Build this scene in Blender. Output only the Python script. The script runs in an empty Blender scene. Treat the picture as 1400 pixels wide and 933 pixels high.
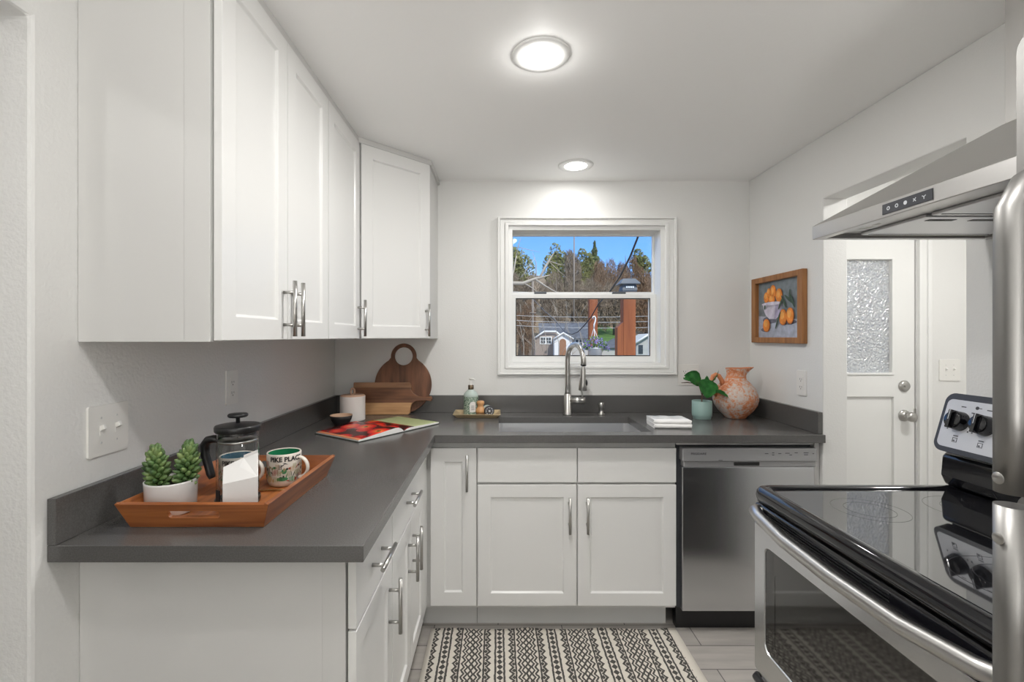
import bpy, bmesh, math, random
from mathutils import Vector, Matrix
random.seed(7)
PI = math.pi
S = bpy.context.scene
C = S.collection

# ------------------------------------------------------------------ camera
F, VX, VY, EYE = 640.0, 681.0, 460.0, 1.37            # focal length and vanishing point in pixels of the 1400x933 frame
cam_d = bpy.data.cameras.new('camera'); cam = bpy.data.objects.new('camera', cam_d); C.objects.link(cam)
cam.location = (0, 0, EYE); cam.rotation_euler = (PI/2, 0, 0)
cam_d.sensor_width = 36; cam_d.lens = F/1400*36
cam_d.shift_x = (700-VX)/1400; cam_d.shift_y = (VY-466.5)/1400
cam_d.clip_start = .02; cam_d.clip_end = 600
S.camera = cam

# ------------------------------------------------------------------ exposure, sky, sun, lamp power
S.view_settings.view_transform = 'Standard'; S.view_settings.look = 'None'
S.view_settings.gamma = 1; S.view_settings.use_curve_mapping = False
S.view_settings.exposure = 0.84
LAMP_W = {'near': 9.5, 'sink': 1.7, 'front': 7.0, 'rear': 3.0, 'hall': 12.0, 'left': 2.5, 'fill_pendant': 5.0, 'high': 28.0, 'floor': 15.0}  # rear, hall and the last three power added fill lamps
SKY_STRENGTH, SUN_STRENGTH = .85, 2.1
S.cycles.use_denoising = True
S.cycles.max_bounces = 12; S.cycles.diffuse_bounces = 6; S.cycles.glossy_bounces = 5
S.cycles.transmission_bounces = 8; S.cycles.transparent_max_bounces = 12
S.cycles.sample_clamp_indirect = 6

w = bpy.data.worlds.new('world'); S.world = w; w.use_nodes = True
nt = w.node_tree; nt.nodes.clear()
out = nt.nodes.new('ShaderNodeOutputWorld'); bg = nt.nodes.new('ShaderNodeBackground')
tc = nt.nodes.new('ShaderNodeTexCoord'); sx = nt.nodes.new('ShaderNodeSeparateXYZ')
rp = nt.nodes.new('ShaderNodeValToRGB')
nt.links.new(tc.outputs['Generated'], sx.inputs[0]); nt.links.new(sx.outputs['Z'], rp.inputs[0])
e = rp.color_ramp.elements
e[0].position = 0.0; e[0].color = (.46, .66, .95, 1)
e[1].position = .30; e[1].color = (.085, .27, .80, 1)
k = e.new(.12); k.color = (.19, .44, .90, 1)
k = e.new(.55); k.color = (.55, .75, 1.05, 1)
k = e.new(.9); k.color = (.75, .90, 1.15, 1)
ns = nt.nodes.new('ShaderNodeTexNoise'); ns.inputs['Scale'].default_value = 3.2; ns.inputs['Detail'].default_value = 5
mp = nt.nodes.new('ShaderNodeMapping'); mp.inputs['Scale'].default_value = (1, 1, 4)
nt.links.new(tc.outputs['Generated'], mp.inputs[0]); nt.links.new(mp.outputs[0], ns.inputs[0])
cr = nt.nodes.new('ShaderNodeValToRGB'); cr.color_ramp.elements[0].position = .56; cr.color_ramp.elements[1].position = .78
nt.links.new(ns.outputs[0], cr.inputs[0])
mx = nt.nodes.new('ShaderNodeMix'); mx.data_type = 'RGBA'
nt.links.new(cr.outputs[0], mx.inputs['Factor']); nt.links.new(rp.outputs[0], mx.inputs['A'])
mx.inputs['B'].default_value = (.85, .9, 1, 1)
nt.links.new(mx.outputs['Result'], bg.inputs[0]); bg.inputs[1].default_value = SKY_STRENGTH
nt.links.new(bg.outputs[0], out.inputs[0])
sd = bpy.data.lights.new('sun', 'SUN'); sd.energy = SUN_STRENGTH; sd.angle = .009; sd.color = (1, .94, .84)
sun = bpy.data.objects.new('sun', sd); C.objects.link(sun)
sun.rotation_euler = (math.radians(48), 0, math.radians(28))      # shines away from the house, onto the street

# ------------------------------------------------------------------ materials
def new_mat(name):
    m = bpy.data.materials.new(name); m.use_nodes = True
    return m, m.node_tree, m.node_tree.nodes['Principled BSDF']
def setp(b, **kw):
    for k, v in kw.items():
        b.inputs[k.replace('_', ' ')].default_value = v
def mat(name, col, rough=.5, metal=0., bump=0., bscale=200., var=0., vscale=6., coat=0., stretch=None, **kw):
    m, t, b = new_mat(name)
    b.inputs['Base Color'].default_value = (*col, 1); b.inputs['Roughness'].default_value = rough; b.inputs['Metallic'].default_value = metal
    if coat: b.inputs['Coat Weight'].default_value = coat; b.inputs['Coat Roughness'].default_value = .06
    for k, v in kw.items(): b.inputs[k.replace('_', ' ')].default_value = v
    co = t.nodes.new('ShaderNodeTexCoord'); src = co.outputs['Object']
    if stretch:
        mpn = t.nodes.new('ShaderNodeMapping'); mpn.inputs['Scale'].default_value = stretch
        t.links.new(src, mpn.inputs[0]); src = mpn.outputs[0]
    if bump:
        n = t.nodes.new('ShaderNodeTexNoise'); n.inputs['Scale'].default_value = bscale; n.inputs['Detail'].default_value = 3
        t.links.new(src, n.inputs[0])
        bp = t.nodes.new('ShaderNodeBump'); bp.inputs['Strength'].default_value = bump; bp.inputs['Distance'].default_value = .002
        t.links.new(n.outputs[0], bp.inputs['Height']); t.links.new(bp.outputs[0], b.inputs['Normal'])
    if var:
        n = t.nodes.new('ShaderNodeTexNoise'); n.inputs['Scale'].default_value = vscale; n.inputs['Detail'].default_value = 4
        t.links.new(src, n.inputs[0])
        r = t.nodes.new('ShaderNodeValToRGB'); r.color_ramp.elements[0].position = .3; r.color_ramp.elements[1].position = .7
        r.color_ramp.elements[0].color = (*[c*(1-var) for c in col], 1); r.color_ramp.elements[1].color = (*[min(1, c*(1+var)) for c in col], 1)
        t.links.new(n.outputs[0], r.inputs[0]); t.links.new(r.outputs[0], b.inputs['Base Color'])
    return m
def ramp(t, fac, stops, interp='LINEAR'):
    r = t.nodes.new('ShaderNodeValToRGB'); r.color_ramp.interpolation = interp
    el = r.color_ramp.elements
    el[0].position, el[0].color = stops[0][0], (*stops[0][1], 1)
    el[1].position, el[1].color = stops[-1][0], (*stops[-1][1], 1)
    for p, c in stops[1:-1]:
        q = el.new(p); q.color = (*c, 1)
    t.links.new(fac, r.inputs[0]); return r.outputs[0]
def wood(name, dark, light, axis='x', scale=1., rough=.4, coat=0.):
    m, t, b = new_mat(name)
    co = t.nodes.new('ShaderNodeTexCoord'); mpn = t.nodes.new('ShaderNodeMapping')
    sc = {'x': (3, 40, 40), 'y': (40, 3, 40), 'z': (40, 40, 3)}[axis]
    mpn.inputs['Scale'].default_value = [s*scale for s in sc]
    t.links.new(co.outputs['Object'], mpn.inputs[0])
    n = t.nodes.new('ShaderNodeTexNoise'); n.inputs['Scale'].default_value = 1; n.inputs['Detail'].default_value = 6; n.inputs['Distortion'].default_value = .6
    t.links.new(mpn.outputs[0], n.inputs[0])
    t.links.new(ramp(t, n.outputs[0], [(.28, dark), (.5, [(a+c)/2 for a, c in zip(dark, light)]), (.72, light)]), b.inputs['Base Color'])
    b.inputs['Roughness'].default_value = rough
    if coat: b.inputs['Coat Weight'].default_value = coat; b.inputs['Coat Roughness'].default_value = .1
    return m
class NX:
    """tiny expression builder for node math"""
    def __init__(s, t): s.t = t
    def m(s, op, a, b=0., c=None):
        n = s.t.nodes.new('ShaderNodeMath'); n.operation = op
        for i, v in enumerate((a, b) if c is None else (a, b, c)):
            if isinstance(v, (int, float)): n.inputs[i].default_value = v
            else: s.t.links.new(v, n.inputs[i])
        return n.outputs[0]
    def near(s, a, b, w): return s.m('LESS_THAN', s.m('ABSOLUTE', s.m('SUBTRACT', a, b)), w)
    def band(s, a, lo, hi): return s.m('MULTIPLY', s.m('GREATER_THAN', a, lo), s.m('LESS_THAN', a, hi))
    def tri(s, v, per, ph=0.): return s.m('MULTIPLY', s.m('PINGPONG', s.m('ADD', v, ph*per + 50*per), per/2), 2/per)
    def mx(s, *a):
        r = a[0]
        for q in a[1:]: r = s.m('MAXIMUM', r, q)
        return r

M = {}
M['wall'] = mat('wall paint', (.76, .757, .742), .55, bump=.35, bscale=140)
M['jamb'] = mat('textured wall paint', (.76, .757, .742), .6, bump=.7, bscale=110)
M['ceiling'] = mat('ceiling paint', (.93, .926, .915), .6, bump=.25, bscale=40)
M['trim'] = mat('white trim paint', (.80, .80, .785), .35)
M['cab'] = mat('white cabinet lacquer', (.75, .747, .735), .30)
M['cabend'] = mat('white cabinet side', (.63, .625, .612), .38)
M['toe'] = mat('grey toe kick', (.60, .60, .59), .5)
M['steelpull'] = mat('brushed nickel', (.50, .49, .47), .28, 1)
M['steel'] = mat('brushed stainless steel', (.68, .69, .71), .21, 1, bump=.03, bscale=60, stretch=(30, 1, 1))
M['steel'].node_tree.nodes['Principled BSDF'].inputs['Anisotropic'].default_value = .75
M['steelh'] = mat('stainless steel', (.56, .55, .54), .30, 1, bump=.05, bscale=60, stretch=(30, 1, 30))
M['hoodsteel'] = mat('hood stainless steel', (.60, .59, .575), .34, 1)
M['sink'] = mat('sink steel', (.72, .72, .73), .36, 1)
M['fridge'] = mat('refrigerator steel', (.30, .294, .285), .42, 1)
M['fridgeside'] = mat('refrigerator grey side', (.22, .22, .22), .45)
M['black'] = mat('black plastic', (.012, .012, .013), .32)
M['gloss'] = mat('gloss black enamel', (.006, .006, .008), .07, coat=.3)
M['blackglass'] = mat('black ceramic glass', (.010, .010, .012), .035, Specular_IOR_Level=1.0, IOR=2.1)
M['ovenglass'] = mat('oven window glass', (.012, .011, .010), .05, Specular_IOR_Level=.9, IOR=1.6)
M['ring'] = mat('printed burner ring', (.03, .03, .032), .12)
M['panelgrey'] = mat('silver control panel', (.60, .61, .64), .35, .15)
M['darkgrey'] = mat('dark grey plastic', (.045, .047, .055), .3)
M['print'] = mat('grey print', (.04, .04, .045), .5)
M['panelsteel'] = mat('silver painted panel', (.40, .40, .41), .35, .45)
M['lightprint'] = mat('pale print', (.55, .57, .60), .5)
M['plastic'] = mat('white plastic', (.80, .79, .76), .3)
M['slot'] = mat('dark slot', (.02, .02, .02), .6)
M['ceramic'] = mat('white ceramic', (.70, .69, .68), .25, coat=.3)
M['paperwhite'] = mat('white paper', (.78, .77, .75), .5)
M['soil'] = mat('potting soil', (.03, .022, .016), .9, bump=.8, bscale=160)
M['teal'] = mat('pale teal ceramic', (.30, .44, .41), .35)
M['wallclip'] = mat('grey latch', (.09, .10, .11), .4)

def quartz():
    m, t, b = new_mat('grey quartz')
    co = t.nodes.new('ShaderNodeTexCoord'); n = t.nodes.new('ShaderNodeTexNoise'); n.inputs['Scale'].default_value = 320; n.inputs['Detail'].default_value = 2
    t.links.new(co.outputs['Object'], n.inputs[0])
    t.links.new(ramp(t, n.outputs[0], [(.35, (.088, .085, .082)), (.65, (.112, .109, .106))]), b.inputs['Base Color'])
    setp(b, Roughness=.22, IOR=1.55); return m
M['quartz'] = quartz()
def tile():
    m, t, b = new_mat('grey plank tile')
    co = t.nodes.new('ShaderNodeTexCoord'); br = t.nodes.new('ShaderNodeTexBrick')
    t.links.new(co.outputs['Object'], br.inputs[0])
    br.inputs['Scale'].default_value = 1; br.inputs['Brick Width'].default_value = .6; br.inputs['Row Height'].default_value = .148
    br.inputs['Mortar Size'].default_value = .0022; br.inputs['Bias'].default_value = 0
    br.inputs['Color1'].default_value = (.45, .42, .39, 1); br.inputs['Color2'].default_value = (.37, .347, .322, 1); br.inputs['Mortar'].default_value = (.10, .095, .09, 1)
    n = t.nodes.new('ShaderNodeTexNoise'); mpn = t.nodes.new('ShaderNodeMapping'); mpn.inputs['Scale'].default_value = (4, 30, 4)
    t.links.new(co.outputs['Object'], mpn.inputs[0]); t.links.new(mpn.outputs[0], n.inputs[0]); n.inputs['Scale'].default_value = 1; n.inputs['Detail'].default_value = 6
    mxn = t.nodes.new('ShaderNodeMix'); mxn.data_type = 'RGBA'; mxn.blend_type = 'MULTIPLY'; mxn.inputs['Factor'].default_value = .6
    t.links.new(br.outputs[0], mxn.inputs['A']); t.links.new(ramp(t, n.outputs[0], [(.3, (.7, .7, .7)), (.7, (1.1, 1.1, 1.1))]), mxn.inputs['B'])
    t.links.new(mxn.outputs['Result'], b.inputs['Base Color']); setp(b, Roughness=.42); return m
M['tile'] = tile()
def rug_mat(x_first, period, x_lo, x_hi):
    m, t, b = new_mat('woven rug')
    co = t.nodes.new('ShaderNodeTexCoord'); se = t.nodes.new('ShaderNodeSeparateXYZ')
    nz = t.nodes.new('ShaderNodeTexNoise'); nz.inputs['Scale'].default_value = 45
    t.links.new(co.outputs['Object'], nz.inputs[0])
    t.links.new(co.outputs['Object'], se.inputs[0]); X = NX(t)
    wob = X.m('MULTIPLY', X.m('SUBTRACT', nz.outputs[0], .5), .008)
    x = X.m('ADD', se.outputs['X'], wob); v = X.m('ADD', se.outputs['Y'], wob)
    tt = X.m('FRACT', X.m('ADD', X.m('DIVIDE', X.m('SUBTRACT', x, x_first), period), 20.))
    s = X.m('ABSOLUTE', X.m('SUBTRACT', tt, .5))                    # 0 lattice centre, .5 dark band centre
    P = .0385
    a = X.tri(v, P); a2 = X.tri(v, P, .5)
    line = X.band(s, .200, .232); l2 = X.band(s, .405, .440)
    zig = X.near(s, X.m('ADD', .262, X.m('MULTIPLY', a, .062)), .024)
    dia = X.m('LESS_THAN', X.m('ADD', X.m('ABSOLUTE', X.m('SUBTRACT', s, .252)), X.m('MULTIPLY', X.m('SUBTRACT', 1., a), .06)), .036)
    c1 = X.near(s, X.m('ADD', .118, X.m('MULTIPLY', a, .052)), .019)
    c2 = X.near(s, X.m('ADD', .056, X.m('MULTIPLY', a, .052)), .019)
    c3 = X.near(s, X.m('MULTIPLY', a2, .045), .019)
    core = X.m('LESS_THAN', X.m('ADD', X.m('SUBTRACT', .5, s), X.m('MULTIPLY', X.m('SUBTRACT', 1., X.tri(v, P*.8)), .055)), .056)
    ink = X.mx(line, l2, zig, dia, c1, c2, c3, core)
    ink = X.m('MULTIPLY', ink, X.band(se.outputs['X'], x_lo, x_hi))
    fine = t.nodes.new('ShaderNodeTexNoise'); fine.inputs['Scale'].default_value = 400; t.links.new(co.outputs['Object'], fine.inputs[0])
    mxn = t.nodes.new('ShaderNodeMix'); mxn.data_type = 'RGBA'
    t.links.new(X.m('MULTIPLY', ink, X.m('ADD', .75, X.m('MULTIPLY', fine.outputs[0], .4))), mxn.inputs['Factor'])
    mxn.inputs['A'].default_value = (.68, .635, .565, 1); mxn.inputs['B'].default_value = (.035, .033, .031, 1)
    t.links.new(mxn.outputs['Result'], b.inputs['Base Color']); setp(b, Roughness=.95)
    bp = t.nodes.new('ShaderNodeBump'); bp.inputs['Strength'].default_value = .5; bp.inputs['Distance'].default_value = .002
    t.links.new(fine.outputs[0], bp.inputs['Height']); t.links.new(bp.outputs[0], b.inputs['Normal'])
    return m
def glass_pane(name, tint=(1, 1, 1), refl=1.0):
    m = bpy.data.materials.new(name); m.use_nodes = True; t = m.node_tree; t.nodes.clear()
    o = t.nodes.new('ShaderNodeOutputMaterial'); tr = t.nodes.new('ShaderNodeBsdfTransparent'); gl = t.nodes.new('ShaderNodeBsdfGlossy')
    tr.inputs[0].default_value = (*tint, 1); gl.inputs['Roughness'].default_value = .01
    lw_ = t.nodes.new('ShaderNodeLayerWeight'); lw_.inputs[0].default_value = .5; fr = t.nodes.new('ShaderNodeMath'); fr.operation = 'MULTIPLY_ADD'; pw = t.nodes.new('ShaderNodeMath'); pw.operation = 'POWER'; pw.inputs[1].default_value = 4.5; t.links.new(lw_.outputs['Facing'], pw.inputs[0]); t.links.new(pw.outputs[0], fr.inputs[0]); fr.inputs[1].default_value = .7; fr.inputs[2].default_value = .045
    ml = t.nodes.new('ShaderNodeMath'); ml.operation = 'MULTIPLY'; ml.inputs[1].default_value = refl
    mixs = t.nodes.new('ShaderNodeMixShader'); t.links.new(fr.outputs[0], ml.inputs[0]); t.links.new(ml.outputs[0], mixs.inputs[0])
    t.links.new(tr.outputs[0], mixs.inputs[1]); t.links.new(gl.outputs[0], mixs.inputs[2]); t.links.new(mixs.outputs[0], o.inputs[0])
    return m
M['pane'] = glass_pane('window glass', (.98, .99, .985), .5)
M['pressglass'] = glass_pane('beaker glass', (.93, .94, .94), 1.6)
def obscure():
    m = bpy.data.materials.new('hammered obscure glass'); m.use_nodes = True; t = m.node_tree; t.nodes.clear()
    o = t.nodes.new('ShaderNodeOutputMaterial'); tl = t.nodes.new('ShaderNodeBsdfTranslucent'); gl = t.nodes.new('ShaderNodeBsdfGlossy'); tr = t.nodes.new('ShaderNodeBsdfRefraction')
    co = t.nodes.new('ShaderNodeTexCoord'); vo = t.nodes.new('ShaderNodeTexVoronoi'); vo.inputs['Scale'].default_value = 88; vo.feature = 'SMOOTH_F1'
    n = t.nodes.new('ShaderNodeTexNoise'); n.inputs['Scale'].default_value = 60
    t.links.new(co.outputs['Object'], n.inputs[0])
    mxv = t.nodes.new('ShaderNodeMix'); mxv.data_type = 'VECTOR'; mxv.inputs['Factor'].default_value = .012
    t.links.new(co.outputs['Object'], mxv.inputs['A']); t.links.new(n.outputs['Color'], mxv.inputs['B'])
    t.links.new(mxv.outputs['Result'], vo.inputs[0])
    bp = t.nodes.new('ShaderNodeBump'); bp.inputs['Strength'].default_value = 1; bp.inputs['Distance'].default_value = .012
    t.links.new(vo.outputs['Distance'], bp.inputs['Height'])
    for q in (gl, tr, tl): t.links.new(bp.outputs[0], q.inputs['Normal'])
    tl.inputs[0].default_value = (.95, .97, .96, 1); gl.inputs['Roughness'].default_value = .12; gl.inputs[0].default_value = (.9, .9, .9, 1)
    tr.inputs['IOR'].default_value = 1.3; tr.inputs['Roughness'].default_value = .25
    a = t.nodes.new('ShaderNodeMixShader'); a.inputs[0].default_value = .5; t.links.new(tl.outputs[0], a.inputs[1]); t.links.new(tr.outputs[0], a.inputs[2])
    df = t.nodes.new('ShaderNodeBsdfDiffuse'); df.inputs[0].default_value = (.85, .85, .82, 1); t.links.new(bp.outputs[0], df.inputs['Normal'])
    a2 = t.nodes.new('ShaderNodeMixShader'); a2.inputs[0].default_value = .38; t.links.new(a.outputs[0], a2.inputs[1]); t.links.new(df.outputs[0], a2.inputs[2]); a = a2
    b = t.nodes.new('ShaderNodeMixShader'); b.inputs[0].default_value = .3; t.links.new(a.outputs[0], b.inputs[1]); t.links.new(gl.outputs[0], b.inputs[2])
    t.links.new(b.outputs[0], o.inputs[0]); return m
M['obscure'] = obscure()
def lens():
    m = bpy.data.materials.new('lit lamp lens'); m.use_nodes = True; t = m.node_tree; t.nodes.clear()
    o = t.nodes.new('ShaderNodeOutputMaterial'); em = t.nodes.new('ShaderNodeEmission'); em.inputs[0].default_value = (1, .985, .95, 1); em.inputs[1].default_value = 6
    t.links.new(em.outputs[0], o.inputs[0]); return m
M['lens'] = lens()

# ------------------------------------------------------------------ mesh helpers
def box(bm, x0, x1, y0, y1, z0, z1, T=None, mi=0):
    vs = [bm.verts.new((x, y, z)) for x in (x0, x1) for y in (y0, y1) for z in (z0, z1)]
    for f in ((0, 1, 3, 2), (4, 6, 7, 5), (0, 4, 5, 1), (2, 3, 7, 6), (0, 2, 6, 4), (1, 5, 7, 3)):
        bm.faces.new([vs[i] for i in f]).material_index = mi
    if T is not None: bmesh.ops.transform(bm, matrix=T, verts=vs)
    return vs
def lathe(bm, prof, n=32, loc=(0, 0, 0), T=None, mi=0, smooth=True):
    """prof: list of (r, z); r = 0 ends close the surface"""
    rings = []; vs = []
    for r, z in prof:
        if r <= 1e-6: ring = [bm.verts.new((0, 0, z))]
        else: ring = [bm.verts.new((r*math.cos(2*PI*i/n), r*math.sin(2*PI*i/n), z)) for i in range(n)]
        rings.append(ring); vs += ring
    for a, b in zip(rings, rings[1:]):
        for i in range(n):
            j = (i+1) % n
            if len(a) == 1 and len(b) == 1: continue
            if len(a) == 1: f = bm.faces.new((a[0], b[j], b[i]))
            elif len(b) == 1: f = bm.faces.new((a[i], a[j], b[0]))
            else: f = bm.faces.new((a[i], a[j], b[j], b[i]))
            f.smooth = smooth; f.material_index = mi
    Tm = (T if T is not None else Matrix.Identity(4))
    bmesh.ops.transform(bm, matrix=Matrix.Translation(loc) @ Tm, verts=vs)
    return vs
def tube(bm, pts, r, n=12, mi=0, cap=True, flat=None):
    """round bar through pts; r a number or one per point; flat=(a,b) scales the section"""
    pts = [Vector(p) for p in pts]; rs = r if isinstance(r, (list, tuple)) else [r]*len(pts)
    rings = []; up = None
    for i, p in enumerate(pts):
        d = (pts[min(i+1, len(pts)-1)] - pts[max(i-1, 0)]).normalized()
        if up is None:
            up = Vector((0, 0, 1)) if abs(d.z) < .9 else Vector((0, 1, 0))
        a = d.cross(up).normalized(); b2 = a.cross(d).normalized(); up = b2
        fa, fb = flat or (1, 1)
        rings.append([bm.verts.new(p + a*math.cos(2*PI*k/n)*rs[i]*fa + b2*math.sin(2*PI*k/n)*rs[i]*fb) for k in range(n)])
    for a, b in zip(rings, rings[1:]):
        for k in range(n):
            f = bm.faces.new((a[k], a[(k+1) % n], b[(k+1) % n], b[k])); f.smooth = True; f.material_index = mi
    if cap:
        bm.faces.new(rings[0][::-1]).material_index = mi; bm.faces.new(rings[-1]).material_index = mi
def arc(c, r, a0, a1, n, u, v):
    c, u, v = Vector(c), Vector(u), Vector(v)
    return [c + u*r*math.cos(a0+(a1-a0)*i/n) + v*r*math.sin(a0+(a1-a0)*i/n) for i in range(n+1)]
def prism(bm, outer, holes, depth, T, mi=0):
    """polygon in local xy (with holes), extruded along local z by depth, then placed by T"""
    eds = []; allv = []
    for loop in [outer] + list(holes):
        vs = [bm.verts.new((x, y, 0)) for x, y in loop]; allv += vs
        eds += [bm.edges.new((vs[i], vs[(i+1) % len(vs)])) for i in range(len(vs))]
    r = bmesh.ops.triangle_fill(bm, edges=eds, use_beauty=True, use_dissolve=False, normal=(0, 0, 1))
    fs = [g for g in r['geom'] if isinstance(g, bmesh.types.BMFace)]
    x = bmesh.ops.extrude_face_region(bm, geom=fs)
    nv = [g for g in x['geom'] if isinstance(g, bmesh.types.BMVert)]
    bmesh.ops.translate(bm, verts=nv, vec=(0, 0, depth))
    allv = list(set(allv + nv))
    bmesh.ops.transform(bm, matrix=T, verts=allv)
    for f in {f for v in allv for f in v.link_faces}: f.material_index = mi
def slab(bm, us, vs, hole, w0, w1, axes):
    """flat slab of grid cells, some left open; axes maps (u, v, w) onto x, y, z"""
    V = {}
    def vert(i, j, k):
        if (i, j, k) not in V:
            d = dict(zip(axes, (us[i], vs[j], (w0, w1)[k]))); V[i, j, k] = bm.verts.new((d['x'], d['y'], d['z']))
        return V[i, j, k]
    full = lambda i, j: 0 <= i < len(us)-1 and 0 <= j < len(vs)-1 and not hole(i, j)
    for i in range(len(us)-1):
        for j in range(len(vs)-1):
            if not full(i, j): continue
            for k in (0, 1): bm.faces.new([vert(i, j, k), vert(i+1, j, k), vert(i+1, j+1, k), vert(i, j+1, k)])
            for di, dj, p, q in ((-1, 0, (i, j), (i, j+1)), (1, 0, (i+1, j), (i+1, j+1)), (0, -1, (i, j), (i+1, j)), (0, 1, (i, j+1), (i+1, j+1))):
                if not full(i+di, j+dj): bm.faces.new([vert(*p, 0), vert(*q, 0), vert(*q, 1), vert(*p, 1)])
def ball(bm, c, r, n=10, T=None, mi=0):
    m_ = Matrix.Translation(c) @ (T if T is not None else Matrix.Identity(4))
    m_ = m_ @ Matrix.Diagonal((*(r if isinstance(r, (tuple, list)) else (r, r, r)), 1))
    g = bmesh.ops.create_uvsphere(bm, u_segments=n, v_segments=max(5, n*2//3), radius=1, matrix=m_)
    for f in {f for v in g['verts'] for f in v.link_faces}: f.smooth = True; f.material_index = mi
def frame(o, x, y):
    """matrix with local x along x, local y along y, local z = x cross y, origin o"""
    x = Vector(x).normalized(); y = Vector(y).normalized(); z = x.cross(y)
    m_ = Matrix.Identity(4)
    for i in range(3): m_[i][0], m_[i][1], m_[i][2], m_[i][3] = x[i], y[i], z[i], o[i]
    return m_
def rrect(w_, h_, r, n=6, cx=0, cy=0):
    p = []
    for sx_, sy_, a0 in ((1, 1, 0), (-1, 1, PI/2), (-1, -1, PI), (1, -1, 1.5*PI)):
        for i in range(n+1):
            a = a0 + PI/2*i/n; p.append((cx+sx_*(w_/2-r)+r*math.cos(a), cy+sy_*(h_/2-r)+r*math.sin(a)))
    return p
def circle(r, n=40, cx=0, cy=0, ry=None): return [(cx+r*math.cos(2*PI*i/n), cy+(ry or r)*math.sin(2*PI*i/n)) for i in range(n)]

def obj(name, bm, mats, parent=None, bevel=0., solid=0., label=None, segs=2, smooth=False):
    bmesh.ops.recalc_face_normals(bm, faces=bm.faces[:])
    if smooth:
        for f in bm.faces: f.smooth = True
    o_ = Vector((0, 0, 0)); p = parent
    while p is not None: o_ += p.location; p = p.parent
    bmesh.ops.translate(bm, verts=bm.verts[:], vec=-o_)
    me = bpy.data.meshes.new(name); bm.to_mesh(me); bm.free()
    for m_ in (mats if isinstance(mats, (list, tuple)) else [mats]): me.materials.append(m_)
    o = bpy.data.objects.new(name, me); C.objects.link(o)
    if parent is not None: o.parent = parent
    if label: o['label'] = label
    if bevel:
        b = o.modifiers.new('bevel', 'BEVEL'); b.width = bevel; b.segments = segs; b.limit_method = 'ANGLE'; b.angle_limit = math.radians(40); b.harden_normals = False
    return o
def B(): return bmesh.new()
def thing(name, label, cat, loc=(0, 0, 0), group=None):
    o = bpy.data.objects.new(name, None); o.empty_display_size = .05; C.objects.link(o); o.location = loc
    o['label'] = label; o['category'] = cat
    if group: o['group'] = group
    return o
def tag(o, label, cat, group=None, kind=None):
    o['label'] = label; o['category'] = cat
    if group: o['group'] = group
    if kind: o['kind'] = kind
    return o
def struct(name, label, bm=None, m_=None, bevel=0., loc=(0, 0, 0), cat=None):
    if bm is None:
        o = bpy.data.objects.new(name, None); C.objects.link(o); o.location = loc
    else: o = obj(name, bm, m_, None, bevel)
    o['kind'] = 'structure'; o['label'] = label; o['category'] = cat or name.split('_')[0]
    return o
def text_bm(bm, body, size, T, depth=.0004, mi=0, bend=None, bold=0.):
    cu = bpy.data.curves.new('lettering', 'FONT'); cu.body = body; cu.size = size; cu.extrude = depth; cu.offset = bold; cu.align_x = 'CENTER'; cu.align_y = 'CENTER'; cu.resolution_u = 3
    o = bpy.data.objects.new('lettering', cu); C.objects.link(o)
    me = bpy.data.meshes.new_from_object(o)
    b2 = bmesh.new(); b2.from_mesh(me); bpy.data.objects.remove(o); bpy.data.curves.remove(cu)
    mp_ = {}
    for v in b2.verts:
        co = v.co.copy()
        co = bend(co) if bend else T @ co
        mp_[v.index] = bm.verts.new(co)
    for f in b2.faces:
        try: bm.faces.new([mp_[v.index] for v in f.verts]).material_index = mi
        except ValueError: pass
    b2.free(); bpy.data.meshes.remove(me)

# ------------------------------------------------------------------ room shell
XL, XR, YB, ZC = -.965, 1.485, 2.77, 2.29            # inner faces of left, right and back walls; ceiling height
b = B(); box(b, -2.8, 3.1, -6.25, 2.93, -.1, 0); struct('floor', 'grey wood-look plank tile floor', b, M['tile'])
b = B(); box(b, -2.8, 3.1, -6.25, 2.93, ZC, ZC+.1); struct('ceiling', 'flat white painted ceiling with two recessed lights', b, M['ceiling'])
b = B(); slab(b, [-2.8, .062, .985, 1.655, 2.475, 3.1], [0, 1.195, 2.022, 2.04, ZC],
              lambda i, j: (i == 1 and j == 1) or (i == 3 and j <= 2), YB, 2.93, 'xzy')
struct('wall_back', 'white back wall with the sink window', b, M['wall'])
b = B(); slab(b, [-6.15, 1.487, 2.14, YB], [0, 2.0, ZC], lambda i, j: i == 1 and j == 0, XR, 1.597, 'yzx')
struct('wall_right', 'white right wall with the doorway to the entry', b, M['wall'], .004)
b = B(); slab(b, [-6.15, -.25, .967, YB], [0, 2.033, ZC], lambda i, j: i == 1 and j == 0, -1.085, XL, 'yzx')
struct('wall_left', 'textured white left wall behind the counter', b, M['jamb'], .008)
b = B(); box(b, -2.8, 3.1, -6.25, -6.15, 0, ZC); struct('wall_rear', 'white wall behind the camera', b, M['wall'])
b = B(); box(b, -2.8, -2.7, -6.15, YB, 0, ZC); struct('wall_west', 'white wall of the adjoining room', b, M['wall'])
b = B(); box(b, 3.0, 3.1, -6.15, YB, 0, ZC); struct('wall_entry', 'white side wall of the entry', b, M['wall'])

b = B(); box(b, 1.5975, 3.0, .6, .7, 0, ZC); struct('wall_bounce', 'unseen white wall added in the entry as a bright bounce surface', b, M['wall'])  # wall added out of view to brighten the entry and the dishwasher's reflection

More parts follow.
